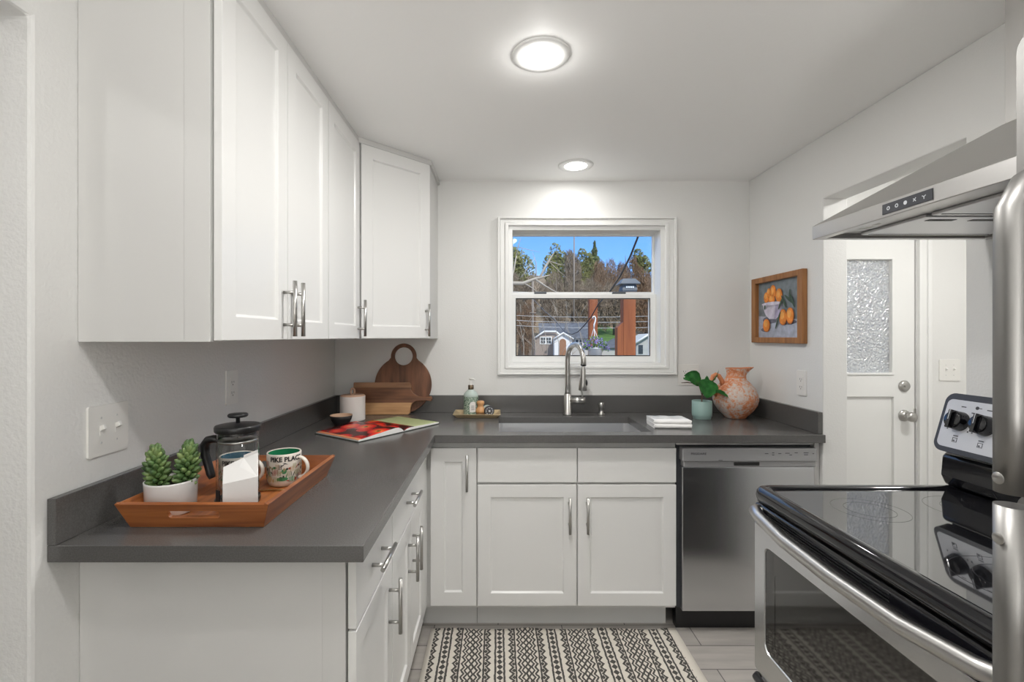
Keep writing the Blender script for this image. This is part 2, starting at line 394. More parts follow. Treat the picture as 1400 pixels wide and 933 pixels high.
# sink window
w1 = struct('window_1', 'white double-hung window above the sink', loc=(.52, YB, 1.195))
b = B()
for prof_in, prof_out, y0 in ((.0, .022, -.020), (.022, .050, -.014), (.050, .066, -.026)):
    x0, x1, z0, z1 = .062, .985, 1.195, 2.022
    slab(b, [x0-prof_out, x0-prof_in, x1+prof_in, x1+prof_out], [z0-prof_out*.78, z0-prof_in*.78, z1+prof_in*.78, z1+prof_out*.78],
         lambda i, j: i == 1 and j == 1, YB+y0, YB, 'xzy')
obj('casing', b, M['trim'], w1, .004)
b = B(); slab(b, [.062, .084, .962, .985], [1.195, 1.212, 2.000, 2.022], lambda i, j: i == 1 and j == 1, YB+.0005, 2.92, 'xzy'); obj('jamb', b, M['trim'], w1)
b = B(); slab(b, [.084, .092, .952, .962], [1.60, 1.642, 1.989, 2.0], lambda i, j: i == 1 and j == 1, 2.885, 2.91, 'xzy'); us = obj('upper_sash', b, M['trim'], w1, .002)
b = B(); box(b, .092, .952, 2.897, 2.900, 1.642, 1.989); obj('pane', b, M['pane'], us)
b = B(); slab(b, [.084, .111, .922, .962], [1.212, 1.253, 1.598, 1.628], lambda i, j: i == 1 and j == 1, 2.852, 2.882, 'xzy'); ls = obj('lower_sash', b, M['trim'], w1, .003)
b = B(); box(b, .111, .922, 2.866, 2.869, 1.253, 1.598); obj('pane', b, M['pane'], ls)
b = B(); slab(b, [.107, .112, .921, .926], [1.249, 1.2545, 1.5965, 1.602], lambda i, j: i == 1 and j == 1, 2.8505, 2.853, 'xzy'); obj('gasket', b, M['slot'], ls)
for xa, xb in ((.222, .296), (.700, .780)):
    b = B(); box(b, xa, xb, 2.856, 2.884, 1.6285, 1.642); obj('latch', b, M['wallclip'], w1, .003)

# entry door with obscure glass
d1 = struct('door_1', 'white entry door with obscure glass upper panel', loc=(2.065, 2.80, 0))
X0, X1 = 1.66, 2.47
b = B(); slab(b, [X0, 1.795, 2.346, X1], [.008, .25, 1.01, 1.14, 1.838, 2.035], lambda i, j: i == 1 and j in (1, 3), 2.775, 2.815, 'xzy'); obj('door_leaf', b, M['trim'], d1, .003)
b = B(); box(b, 1.79, 2.35, 2.792, 2.80, .245, 1.015); obj('lower_panel', b, M['trim'], d1)
b = B(); slab(b, [1.795, 1.809, 2.332, 2.346], [1.14, 1.153, 1.825, 1.838], lambda i, j: i == 1 and j == 1, 2.768, 2.82, 'xzy'); obj('glazing_bead', b, M['trim'], d1, .003)
b = B(); box(b, 1.809, 2.332, 2.792, 2.798, 1.153, 1.825); obj('obscure_pane', b, M['obscure'], d1)
T = frame((2.405, 2.775, .90), (1, 0, 0), (0, 0, 1))
b = B(); lathe(b, [(0, 0), (.034, 0), (.034, .006), (.026, .010), (.013, .014), (.012, .032), (.024, .040), (.029, .052), (.026, .064), (.014, .070), (0, .071)], 28, (0, 0, 0), T); obj('knob', b, M['steelpull'], d1, label='round satin nickel door knob')
T = frame((2.405, 2.775, 1.075), (1, 0, 0), (0, 0, 1))
b = B(); lathe(b, [(0, 0), (.033, 0), (.033, .006), (.027, .014), (.018, .016), (0, .016)], 28, (0, 0, 0), T); box(b, -.014, .014, -.005, .005, .014, .026, T); obj('deadbolt', b, M['steelpull'], d1)
b = B(); box(b, 2.464, 2.473, 2.770, 2.775, .86, .94); obj('latch_plate', b, M['steelpull'], d1)
b = B()
slab(b, [1.60, 1.655, 2.478, 2.545], [0, 2.045, 2.10], lambda i, j: i == 1 and j == 0, 2.75, YB, 'xzy')
slab(b, [1.60, 1.62, 2.520, 2.545], [0, 2.075, 2.10], lambda i, j: i == 1 and j == 0, 2.742, 2.75, 'xzy')
struct('trim_1', 'white casing around the entry door', b, M['trim'], .003)

# ------------------------------------------------------------------ recessed lights
def ceiling_light(x, y, label, power, r=.094, dome=.05):
    t = thing('ceiling_light', label, 'ceiling light', (x, y, ZC), 'recessed ceiling lights')
    b = B(); lathe(b, [(r*.64, -.006), (r*.70, -.0075), (r*.96, -.0065), (r, -.003), (r, 0)], 48, (x, y, ZC)); obj('trim_ring', b, M['trim'], t)
    b = B(); lathe(b, [(0, -.0075), (r*.40, -.007), (r*.645, -.006)], 48, (x, y, ZC)); obj('lens', b, M['lens'], t, label='glowing round lens')
    ld = bpy.data.lights.new('lamp', 'AREA'); ld.shape = 'DISK'; ld.size = r*1.3; ld.energy = power*(.72-dome*.5); ld.color = (1, .985, .955)
    lo = bpy.data.objects.new('lamp', ld); C.objects.link(lo); lo.parent = t; lo.location = (0, 0, -.012)
    ld = bpy.data.lights.new('lamp', 'POINT'); ld.shadow_soft_size = .03; ld.energy = power*dome; ld.color = (1, .985, .955)
    lo = bpy.data.objects.new('lamp', ld); C.objects.link(lo); lo.parent = t; lo.location = (0, 0, -.045)
    return t
ceiling_light(.140, 1.53, 'larger looking recessed ceiling light nearer the middle of the ceiling', LAMP_W['near'])
ceiling_light(.417, 2.516, 'recessed ceiling light above the sink close to the back wall', LAMP_W['sink'])
ceiling_light(.05, .45, 'recessed ceiling light above the camera, nearest of the row', LAMP_W['front'], dome=.42)
ceiling_light(-.10, -1.6, 'recessed ceiling light added unseen behind the camera for fill', LAMP_W['rear'])  # extra fill lamp added behind the camera
ceiling_light(2.25, 1.75, 'recessed ceiling light added unseen in the entry to brighten it', LAMP_W['hall'], dome=.42)  # lamp added out of view to make the entry bright
ceiling_light(-1.58, .0, 'recessed ceiling light in the adjoining room on the left', LAMP_W['left'])

def fill_pendant(x, y, z, label, key='fill_pendant'):  # unseen globe lamp added as fill for walls and ceiling
    t = thing('fill_pendant_light', label, 'pendant light', (x, y, ZC))
    b = B(); lathe(b, [(0, -.03), (.05, -.025), (.06, -.001), (0, -.001)], 28, (x, y, ZC)); obj('canopy', b, M['trim'], t)
    b = B(); tube(b, [(x, y, ZC-.02), (x, y, z+.16)], .004, 8); obj('cord', b, M['plastic'], t)
    b = B(); ball(b, (x, y, z), .15, 28); g = obj('globe', b, M['pressglass'], t, label='clear glass globe')
    ld = bpy.data.lights.new('fill_light', 'POINT'); ld.shadow_soft_size = .10; ld.energy = LAMP_W[key]; ld.color = (1, .985, .96)
    lo = bpy.data.objects.new('fill_light', ld); C.objects.link(lo); lo.parent = t; lo.location = (0, 0, z-ZC)
fill_pendant(.10, -2.3, 1.05, 'clear globe pendant light added low behind the camera, unseen, as fill')
fill_pendant(-.10, -4.4, 1.85, 'clear globe pendant light added high behind the camera, unseen, as fill', 'high')
fx, fy = .05, -.95  # uplight added behind the camera in place of bounced flash
t = thing('fill_floor_lamp', 'white uplight floor lamp added unseen behind the camera to brighten the ceiling', 'floor lamp', (fx, fy, 0))
b = B(); lathe(b, [(0, .001), (.14, .001), (.14, .015), (.015, .03), (0, .03)], 32, (fx, fy, 0)); obj('base', b, M['trim'], t)
b = B(); tube(b, [(fx, fy, .02), (fx, fy, .86)], .012, 12); obj('pole', b, M['trim'], t)
b = B(); lathe(b, [(0, .85), (.06, .86), (.15, .93), (.155, .93), (.145, .935), (.06, .87), (0, .865)], 32, (fx, fy, 0)); obj('lamp_shade', b, M['trim'], t)
ld = bpy.data.lights.new('fill_light', 'AREA'); ld.shape = 'DISK'; ld.size = .24; ld.energy = LAMP_W['floor']; ld.color = (1, .985, .96)
lo = bpy.data.objects.new('fill_light', ld); C.objects.link(lo); lo.parent = t; lo.location = (0, 0, .94); lo.rotation_euler = (PI, 0, 0)
# ------------------------------------------------------------------ cabinet helpers
CT, CB = .922, .886                                  # counter top and underside
def shaker(o, x, h_, w_, t=.020, st=.058, rc=.008):
    """panel door: lower left front corner o, width along x, height h_; local z (x cross up) points into the cabinet"""
    b = B(); T = frame(o, x, (0, 0, 1))
    n = Vector(x).cross(Vector((0, 0, 1)))           # outward normal is x cross up
    def q(u, v, d): return b.verts.new(T @ Vector((u, v, d)))
    ring = lambda i, d: [q(i, i, d), q(w_-i, i, d), q(w_-i, h_-i, d), q(i, h_-i, d)]
    R = [ring(0, -t), ring(0, 0), ring(st, 0), ring(st+.006, -rc)]
    b.faces.new(R[0][::-1])
    for a, c in zip(R, R[1:]):
        for i in range(4): b.faces.new((a[i], a[(i+1) % 4], c[(i+1) % 4], c[i]))
    b.faces.new(R[-1]); return b
def flatfront(o, x, h_, w_, t=.020):
    b = B(); box(b, 0, w_, 0, h_, -t, 0, frame(o, x, (0, 0, 1))); return b
def pull(c, x, vertical=True, L=.165, r=.0062, off=.034):
    b = B(); T = frame(c, x, (0, 0, 1))
    d = Vector((0, 1, 0)) if vertical else Vector((1, 0, 0))
    P = lambda s, z: T @ (d*s + Vector((0, 0, z)))
    tube(b, [P(-L/2, off), P(L/2, off)], r, 14)
    for s in (-.048, .048): tube(b, [P(s, 0), P(s, off)], r*.8, 10)
    return b
FX, BX = (0, 1, 0), (1, 0, 0)                        # width direction of fronts facing +x, and of fronts facing -y
# shaker() puts the outward normal at x cross z: (1,0,0)x(0,0,1) = (0,-1,0); (0,1,0)x(0,0,1) = (1,0,0)

# ------------------------------------------------------------------ upper cabinets
UZ0, UZ1 = 1.357, 2.262
def upper_box(name, label, y0, y1, doors, end=False):
    t = thing(name, label, 'cabinet', ((XL-.64)/2, (y0+y1)/2, UZ0), 'white upper cabinets')
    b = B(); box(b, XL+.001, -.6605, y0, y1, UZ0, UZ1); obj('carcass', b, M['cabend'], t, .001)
    b = B(); box(b, -.72, -.660, y0-.0015, y0+.02, UZ0, UZ1)
    if end: obj('face_frame', b, M['cabend'], t, .001)
    for (a, c, hy) in doors:
        d = obj('door', shaker((-.636, a, UZ0+.003), FX, UZ1-UZ0-.006, c-a), M['cab'], t, .0015)
        obj('handle', pull((-.636, hy, 1.452), FX), M['steelpull'], d)
    return t
upper_box('upper_cabinet', 'white two-door upper cabinet nearest the front left, end panel in view', 1.074, 1.757, [(1.079, 1.4145, 1.388), (1.4175, 1.754, 1.446)], True)
upper_box('upper_cabinet', 'narrow white single-door upper cabinet between the two-door and the angled corner cabinet', 1.759, 2.157, [(1.762, 2.152, 2.122)])
t = thing('corner_cabinet', 'angled white upper corner cabinet beside the sink wall', 'cabinet', (-.75, 2.5, UZ0), 'white upper cabinets')
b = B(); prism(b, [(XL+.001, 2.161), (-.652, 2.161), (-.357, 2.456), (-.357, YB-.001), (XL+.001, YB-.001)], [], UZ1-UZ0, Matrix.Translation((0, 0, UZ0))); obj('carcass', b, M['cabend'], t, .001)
dg = Vector((.30, .30, 0)); L = dg.length; dn = Vector((1, 1, 0)).normalized()
o0 = Vector((-.652, 2.161, UZ0+.003)) + Vector((1, -1, 0)).normalized()*.021 + dn*.012
d = obj('door', shaker(o0, dn, UZ1-UZ0-.006, L-.036), M['cab'], t, .0015)
obj('handle', pull(o0+dn*(L-.064)+Vector((0, 0, .092)), dn), M['steelpull'], d)
b = B()
prism(b, [(XL+.001, 1.076), (-.642, 1.076), (-.642, 2.152), (-.348, 2.446), (-.345, YB-.001), (XL+.001, YB-.001)], [], ZC-UZ1-.0015, Matrix.Translation((0, 0, UZ1+.001)))
struct('trim_2', 'white filler strip between the upper cabinets and the ceiling', b, M['cabend'], .002)

# ------------------------------------------------------------------ base cabinets
DZ0, DZ1, SP = .125, .853, .690
def front_x(t, y0, y1, z0, z1, hy=None, hz=None, vert=True, sh=True, nm='door'):
    bm_ = shaker((-.327, y0, z0), FX, z1-z0, y1-y0) if sh else flatfront((-.327, y0, z0), FX, z1-z0, y1-y0)
    d = obj(nm, bm_, M['cab'], t, .0015)
    if hy: obj('handle', pull((-.327, hy, hz), FX, vert, .15 if not vert else .165), M['steelpull'], d)
def carcass_x(t, y0, y1):
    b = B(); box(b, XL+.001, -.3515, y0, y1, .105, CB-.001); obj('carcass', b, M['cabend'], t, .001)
    b = B(); box(b, XL+.02, -.415, y0+.004, y1, 0, .105); obj('toe_kick', b, M['toe'], t)
t = thing('base_cabinet', 'white base cabinet with one drawer over one door, front end of the left run', 'cabinet', (-.65, 1.26, 0), 'white base cabinets')
carcass_x(t, 1.078, 1.447)
b = B(); box(b, -.405, -.351, 1.0765, 1.10, .0, CB-.001); obj('face_frame', b, M['cabend'], t, .001)
b = B(); box(b, XL+.001, -.42, 1.0775, 1.09, .0, .105); obj('end_panel', b, M['cabend'], t)
front_x(t, 1.081, 1.444, SP+.003, DZ1, 1.265, .775, False, False, 'drawer'); front_x(t, 1.081, 1.444, DZ0, SP-.003, 1.405, .56)
t = thing('base_cabinet', 'white base cabinet with one wide drawer over two doors, middle of the left run', 'cabinet', (-.65, 1.75, 0), 'white base cabinets')
carcass_x(t, 1.449, 2.05)
front_x(t, 1.451, 2.045, SP+.003, DZ1, 1.72, .775, False, False, 'drawer')
front_x(t, 1.451, 1.747, DZ0, SP-.003, 1.706, .56); front_x(t, 1.750, 2.045, DZ0, SP-.003, 1.790, .56)
t = thing('base_cabinet', 'white base cabinet with a tall narrow door in the inside corner left of the sink', 'cabinet', (-.4, 2.45, 0), 'white base cabinets')
YF, YC = 2.16, 2.181                                  # door fronts and carcass fronts of the sink run
b = B(); box(b, XL+.001, -.348, 2.052, YB-.001, .105, CB-.001); box(b, -.348, -.0992, YC, YB-.001, .105, CB-.001); obj('carcass', b, M['cabend'], t, .001)
b = B(); box(b, -.3475, -.329, 2.052, 2.170, DZ0, DZ1); obj('filler', b, M['cab'], t, .001)
b = B(); box(b, XL+.02, -.415, 2.052, 2.26, 0, .105); box(b, -.415, -.101, 2.235, 2.26, 0, .105); obj('toe_kick', b, M['toe'], t)
d = obj('door', shaker((-.312, YF, DZ0), BX, DZ1-DZ0, .211, st=.063), M['cab'], t, .0015)
obj('handle', pull((-.142, YF, .745), BX), M['steelpull'], d)
t = thing('sink_cabinet', 'white two-door sink base cabinet with two blank false drawer fronts', 'cabinet', (.36, 2.45, 0), 'white base cabinets')
b = B(); box(b, -.099, .825, YC, YC+.02, .105, CB-.001); box(b, -.099, -.08, YC+.0205, YB-.001, .105, CB-.001); box(b, .806, .825, YC+.0205, YB-.001, .105, CB-.001); box(b, -.0795, .8055, YC+.0205, YB-.001, .105, .125); obj('carcass', b, M['cabend'], t, .001)
b = B(); box(b, -.099, .800, 2.235, 2.26, 0, .105); obj('toe_kick', b, M['toe'], t)
for a, c in ((-.094, .363), (.368, .822)):
    obj('false_drawer_front', flatfront((a, YF, SP+.005), BX, DZ1-SP-.005, c-a), M['cab'], t, .0015)
for a, c, hx in ((-.094, .361, .327), (.368, .822, .409)):
    d = obj('door', shaker((a, YF, DZ0), BX, SP-.006-DZ0, c-a), M['cab'], t, .0015)
    obj('handle', pull((hx, YF, .552), BX), M['steelpull'], d)

# ------------------------------------------------------------------ dishwasher
t = thing('dishwasher', 'stainless steel built-in dishwasher under the counter right of the sink', 'dishwasher', (1.15, 2.45, 0))
b = B(); box(b, .832, 1.456, 2.185, 2.745, .105, .865); obj('body', b, M['darkgrey'], t)
b = B(); box(b, .846, 1.454, 2.150, 2.184, .106, .768); obj('door_panel', b, M['steel'], t, .003)
b = B(); box(b, .842, 1.456, 2.136, 2.184, .798, .858); box(b, .850, 1.456, 2.144, 2.184, .7695, .798)
cp = obj('control_panel', b, M['panelsteel'], t, .004)
b = B(); box(b, 1.078, 1.198, 2.1425, 2.150, .776, .794); obj('pocket_handle', b, M['slot'], t, .004)
b = B(); Tt = frame((.915, 2.1355, .833), (1, 0, 0), (0, 0, 1)); text_bm(b, 'FRIGIDAIRE', .014, Tt, .0003); obj('lettering', b, M['print'], t)
for x_, z_, w_ in ((1.225, .834, .016), (1.255, .838, .010), (1.255, .828, .010), (1.285, .834, .014), (1.32, .836, .02), (1.335, .828, .012), (1.36, .838, .014), (1.405, .838, .022), (1.405, .829, .018), (1.438, .834, .006), (1.015, .8035, .018)):
    b = B(); box(b, x_-w_/2, x_+w_/2, 2.1352, 2.1362, z_-.0013, z_+.0013); obj('button_mark', b, M['print'], t)
b = B(); box(b, .835, 1.456, 2.20, 2.24, 0, .105); obj('toe_kick', b, M['black'], t)
b = B(); box(b, 1.459, 1.482, 2.16, YB-.001, 0, CB-.001); struct('trim_3', 'narrow white end panel right of the dishwasher', b, M['cabend'], .001)
b = B(); box(b, .8255, 1.4585, 2.165, 2.18, .868, CB-.001); struct('trim_4', 'pale strip under the counter above the dishwasher', b, M['cabend'])

# ------------------------------------------------------------------ counter, splash, sink
SX0, SX1, SY0, SY1 = .004, .722, 2.195, 2.605
b = B()
slab(b, [XL+.001, -.288, SX0, SX1, XR-.001], [1.0, 2.12, SY0, SY1, YB-.001], lambda i, j: (i >= 1 and j == 0) or (i == 2 and j == 2), CB, CT, 'xyz')
tag(obj('countertop', b, M['quartz'], None, .0015), 'L-shaped dark grey quartz worktop over the base cabinets', 'countertop')
HS = 1.022
b = B(); slab(b, [XL+.001, -.945, 1.463, XR-.001], [1.0, 2.14, 2.75, YB-.001], lambda i, j: (i == 1 and j < 2) or (i == 2 and j == 0), CT+.0005, HS, 'xyz')
tag(obj('backsplash', b, M['quartz'], None, .0012), 'low dark grey quartz upstand along the counter walls', 'backsplash')
t = thing('sink', 'undermount stainless steel sink in the dark grey counter', 'sink', (.363, 2.4, CB))
b = B(); dz, o_ = .21, .012
slab(b, [SX0-.03, SX0-o_+.006, SX1+o_-.006, SX1+.03], [SY0-.012, SY0-.006, SY1+.006, SY1+.03], lambda i, j: i == 1 and j == 1, CB-.003, CB-.0005, 'xyz')
def bowl_ring(i, z): return [b.verts.new(p+(z,)) for p in rrect(SX1-SX0+.012-2*i, SY1-SY0+.012-2*i, .03, 5, (SX0+SX1)/2, (SY0+SY1)/2)]
R = [bowl_ring(0, CB-.001), bowl_ring(.006, CB-dz+.03), bowl_ring(.03, CB-dz)]
for a, c in zip(R, R[1:]):
    for i in range(len(a)): b.faces.new((a[i], a[(i+1) % len(a)], c[(i+1) % len(a)], c[i]))
b.faces.new(R[-1]); obj('basin', b, M['sink'], t)
b = B(); lathe(b, [(0, .004), (.035, .004), (.044, .001), (.044, 0)], 24, (.363, 2.45, CB-dz)); obj('drain', b, M['steelpull'], t)

# faucet
t = thing('faucet', 'brushed steel gooseneck pull-down kitchen tap behind the sink', 'tap', (.396, 2.668, CT))
bx, by = .396, 2.668
hd = Vector((.060, -.170, 0)); sp = hd.length; hd.normalize()
b = B(); lathe(b, [(0, 0), (.026, 0), (.026, .006), (.0215, .012), (.0205, .118), (.0165, .122)], 24, (bx, by, CT)); obj('base', b, M['steelpull'], t)
r_ = sp/2; cz = 1.338-.0145-r_; ctr = Vector((bx, by, cz))+hd*r_
pts = [Vector((bx, by, CT+.11)), Vector((bx, by, 1.10)), Vector((bx, by, cz))] + arc(ctr, r_, PI, -.18, 22, hd, (0, 0, 1))[1:]
b = B(); tube(b, pts, .0145, 18); obj('spout', b, M['steelpull'], t)
tip = pts[-1]; dr = (pts[-1]-pts[-2]).normalized()
b = B(); tube(b, [tip-dr*.001, tip+dr*.004], .0155, 18); obj('collar', b, M['black'], t)
b = B(); q0 = tip+dr*.004; dn2 = Vector((dr.x*.6, dr.y*.6, dr.z)).normalized()
tube(b, [q0, q0+dn2*.012, q0+dn2*.020, q0+dn2*.06, q0+dn2*.105, q0+dn2*.130, q0+dn2*.134], [.010, .010, .0125, .015, .021, .0225, .020], 20); hdo = obj('spray_head', b, M['steelpull'], t)
b = B(); ball(b, q0+dn2*.092+Vector((.017, -.008, 0)), (.007, .007, .018), 10); obj('spray_button', b, M['black'], hdo)
b = B(); tube(b, [(bx+.012, by, 1.005), (bx+.098, by-.012, 1.005)], .0185, 20); obj('valve', b, M['steelpull'], t)
b = B(); tube(b, [(bx+.084, by-.010, 1.018), (bx+.080, by-.014, 1.05), (bx+.070, by-.020, 1.085)], [.005, .0045, .004], 10); obj('lever', b, M['steelpull'], t)
t = thing('soap_dispenser', 'short brushed steel soap dispenser cap between the tap and the folded towel', 'soap dispenser', (.590, 2.675, CT))
b = B(); lathe(b, [(0, 0), (.022, 0), (.022, .006), (.013, .010), (.0125, .035), (.017, .038), (.017, .062), (.014, .068), (0, .069)], 22, (.590, 2.675, CT)); obj('body', b, M['steelpull'], t)

# ------------------------------------------------------------------ range
t = thing('stove', 'black glass-top electric range with stainless oven door, right foreground', 'stove', (1.13, 1.05, 0))
Y0, Y1 = .672, 1.432
b = B(); box(b, .822, 1.470, Y0+.004, Y1-.004, .02, .872); obj('body', b, M['gloss'], t, .004)
b = B(); rim = []
for d_, z_ in ((-.024, .900), (-.022, .9135), (-.012, .9195), (0, .921), (.010, .917), (.017, .908), (.019, .896), (.016, .884), (.008, .8765), (-.05, .8755)):
    rim.append([b.verts.new((x, y, z_)) for x, y in rrect(.648+2*d_, Y1-Y0-.038+2*d_, .026+d_ if d_ > -.02 else .008, 8, 1.113, (Y0+Y1)/2)])
for a_, c_ in zip(rim, rim[1:]):
    for i in range(len(a_)): b.faces.new((a_[i], a_[(i+1) % len(a_)], c_[(i+1) % len(a_)], c_[i])).smooth = True
ct = obj('cooktop', b, M['gloss'], t)
b = B(); box(b, .812, 1.414, Y0+.042, Y1-.042, .8905, .9125); obj('glass_top', b, M['blackglass'], ct)
for x_, y_, rr in ((.98, 1.235, .085), (.98, .87, .105), (1.26, 1.235, .105), (1.26, .87, .085)):
    b = B()
    for q in (rr, rr*.66):
        lathe(b, [(q-.0006, .0002), (q+.0006, .0002)], 48, (x_, y_, .9126))
    obj('burner_ring', b, M['ring'], ct)
b = B(); box(b, .790, .822, Y0+.003, Y1-.003, .868, .872); vp = obj('front_trim', b, M['gloss'], t, .006)
b = B(); box(b, .800, .822, Y0+.006, Y1-.006, .872, .876); obj('gap', b, M['black'], t)
# oven door: steel frame, black upper band with vents, window
od = bpy.data.objects.new('oven_door', None); C.objects.link(od); od.parent = t
b = B(); Td = frame((.782, Y1-.003, .362), (0, -1, 0), (0, 0, 1)); wd = Y1-Y0-.006       # local x runs towards the camera
prism(b, [(0, 0), (wd, 0), (wd, .443), (0, .443)], [rrect(wd-.11, .306, .025, 6, wd/2, .238)], -.040, Td)
obj('steel_frame', b, M['steel'], od, .003)
b = B(); box(b, .045, wd-.045, .07, .41, -.030, -.004, Td); obj('window', b, M['ovenglass'], od)
b = B()
prism(b, rrect(wd-.112, .304, .025, 6, wd/2, .238), [rrect(wd-.20, .215, .012, 5, wd/2, .225)], .0012, frame(Td @ Vector((0, 0, -.0045)), (0, -1, 0), (0, 0, 1)))
obj('window_border', b, M['ovenglass'], od)
b = B(); box(b, 0, wd, .4435, .505, -.038, .0, Td); tb = obj('top_band', b, M['gloss'], od, .008, segs=3)
b = B()
for k in range(3): box(b, .07, wd-.26, .490-.0075*k, .4935-.0075*k, -.004, .0008, Td)
obj('vent_slots', b, M['black'], od)
hz = .850
hp = [(.786, Y1-.036, hz-.004), (.776, Y1-.030, hz), (.767, Y1-.036, hz), (.760, Y1-.07, hz-.006), (.752, Y1-.20, hz-.020), (.751, (Y0+Y1)/2, hz-.025), (.752, Y0+.20, hz-.020), (.760, Y0+.07, hz-.006), (.767, Y0+.036, hz), (.776, Y0+.030, hz), (.786, Y0+.036, hz-.004)]
b = B(); tube(b, hp, .0175, 18); obj('handle', b, M['steelh'], od)
b = B(); box(b, .790, .822, Y0+.004, Y1-.004, .07, .335); obj('storage_drawer', b, M['steel'], t, .004)
b = B(); tube(b, [(.790, Y1-.01, .340), (.778, Y1-.02, .343), (.776, Y1-.10, .345), (.776, Y0+.10, .345), (.778, Y0+.02, .343), (.790, Y0+.01, .340)], .011, 10); obj('drawer_lip', b, M['black'], t)
# backguard
bgd = bpy.data.objects.new('backguard', None); C.objects.link(bgd); bgd.parent = t
b = B()
pr = [(1.395, .905), (1.360, .922), (1.348, .950), (1.352, 1.008), (1.366, 1.020), (1.470, 1.020), (1.470, .905)]
prism(b, pr, [], -(Y1-Y0-.004), frame((0, Y0+.002, 0), (1, 0, 0), (0, 0, 1)))
obj('riser', b, M['gloss'], bgd, .010, segs=3)
b = B(); box(b, 1.375, 1.465, Y0+.03, Y1-.014, 1.0205, 1.045); obj('neck', b, M['black'], bgd)
px, pz = Vector((0, -1, 0)), Vector((.050, 0, .172)).normalized()
Tp = frame((1.326, Y1, 1.028), px, pz)               # panel face; local x towards the camera, local y up the slope, z outward
pn = px.cross(pz); hh = .178; ww = Y1-Y0
b = B(); prism(b, rrect(ww, hh, .028, 8, ww/2, hh/2), [], -.034, Tp); obj('housing', b, M['darkgrey'], bgd, .006, segs=3)
b = B(); prism(b, rrect(ww-.022, hh-.034, .016, 6, ww/2, hh/2-.002), [], .0015, Tp); cpn = obj('control_panel', b, M['panelgrey'], bgd)
for u in (.062, .134, .626, .698):
    b = B(); Tk = Tp @ Matrix.Translation((u, .096, .0016))
    lathe(b, [(.029, 0), (.028, .010), (.0255, .022), (.024, .026), (0, .027)], 28, (0, 0, 0), Tk)
    box(b, -.0055, .0055, -.027, .027, .012, .036, Tk)
    kn = obj('knob', b, M['gloss'], bgd, .0015)
    b = B(); box(b, -.001, .001, -.002, .026, .0362, .0366, Tk); obj('pointer', b, M['lightprint'], kn)
for u in (.062, .134, .626, .698):
    for (dx, dy, sx_, sy_) in ((0, .044, .007, .0014), (.030, .030, .004, .0014), (-.030, -.026, .002, .002), (0, -.044, .007, .0014), (.030, -.026, .002, .002)):
        b = B(); box(b, u+dx-sx_, u+dx+sx_, .096+dy-sy_, .096+dy+sy_, .0015, .0019, Tp); obj('dial_mark', b, M['print'], bgd)
    b = B()
    for (a0, a1, c0, c1) in ((-.007, .007, -.067, -.0655), (-.007, .007, -.055, -.0535), (-.007, -.0055, -.067, -.0535), (.0055, .007, -.067, -.0535), (-.0045, .0005, -.0645, -.0605)):
        box(b, u+a0, u+a1, .096+c0+.004, .096+c1+.004, .0015, .0019, Tp)
    obj('burner_symbol', b, M['print'], bgd)
b = B(); prism(b, circle(.005, 14, .100, .142), [], .0004, Tp @ Matrix.Translation((0, 0, .0015))); box(b, .105, .113, .141, .143, .0015, .0019, Tp)
obj('lock_symbol', b, M['print'], bgd)
b = B(); prism(b, rrect(.20, .08, .008, 4, .38, .096), [], .001, Tp @ Matrix.Translation((0, 0, .0015))); obj('clock_display', b, M['blackglass'], bgd)

# ------------------------------------------------------------------ range hood
t = thing('range_hood', 'stainless steel chimney range hood on the right wall above the stove', 'range hood', (1.22, 1.05, 1.66))
hx0, hx1, hy0, hy1, hz0, hz1 = .958, XR-.001, .672, 1.428, 1.664, 1.704
b = B(); slab(b, [hx0, hx0+.03, hx1-.02, hx1], [hy0, hy0+.022, hy1-.022, hy1], lambda i, j: i == 1 and j == 1, hz0, hz1, 'xyz')
obj('skirt', b, M['steelh'], t, .0015)
b = B()
lo = [(hx0, hy0, hz1), (hx1, hy0, hz1), (hx1, hy1, hz1), (hx0, hy1, hz1)]
up = [(1.286, .92, 1.910), (hx1, .92, 1.910), (hx1, 1.196, 1.910), (1.286, 1.196, 1.910)]
A_ = [b.verts.new(p) for p in lo]; Bq = [b.verts.new(p) for p in up]
for i in range(4): b.faces.new((A_[i], A_[(i+1) % 4], Bq[(i+1) % 4], Bq[i]))
b.faces.new(A_); b.faces.new(Bq); obj('canopy', b, M['hoodsteel'], t, .001)
b = B(); box(b, 1.290, hx1, .924, 1.192, 1.910, ZC-.001); obj('chimney', b, M['hoodsteel'], t, .001)
b = B(); box(b, hx0+.031, hx1-.021, hy0+.023, hy1-.023, hz0+.012, hz0+.016); un = obj('underside', b, M['steelh'], t)
for k in range(3):
    y0_ = 1.388-.225*(k+1); b = B(); box(b, 1.07, 1.44, y0_+.008, y0_+.218, hz0+.004, hz0+.0118)
    f_ = obj('grease_filter', b, M['sink'], t, .002)
    b = B(); box(b, 1.08, 1.43, y0_+.2, y0_+.203, hz0+.0032, hz0+.004)
    for s in range(3): box(b, 1.10+.11*s, 1.17+.11*s, y0_+.03, y0_+.045, hz0+.0032, hz0+.004)
    obj('filter_slot', b, M['slot'], f_)
for yy in (1.30, .80):
    b = B(); lathe(b, [(.018, -.001), (.022, -.003), (.034, -.004), (.040, 0)], 28, (1.015, yy, hz0+.012)); lr = obj('lamp_ring', b, M['steelpull'], t)
    b = B(); lathe(b, [(0, -.002), (.019, -.002)], 20, (1.015, yy, hz0+.012)); obj('lamp_lens', b, M['plastic'], lr)
b = B(); Th = frame((hx0-.0005, 1.165, hz0+.020), (0, -1, 0), (0, 0, 1)); box(b, 0, .134, -.0125, .0125, 0, .0015, Th); tp = obj('touch_panel', b, M['darkgrey'], t)
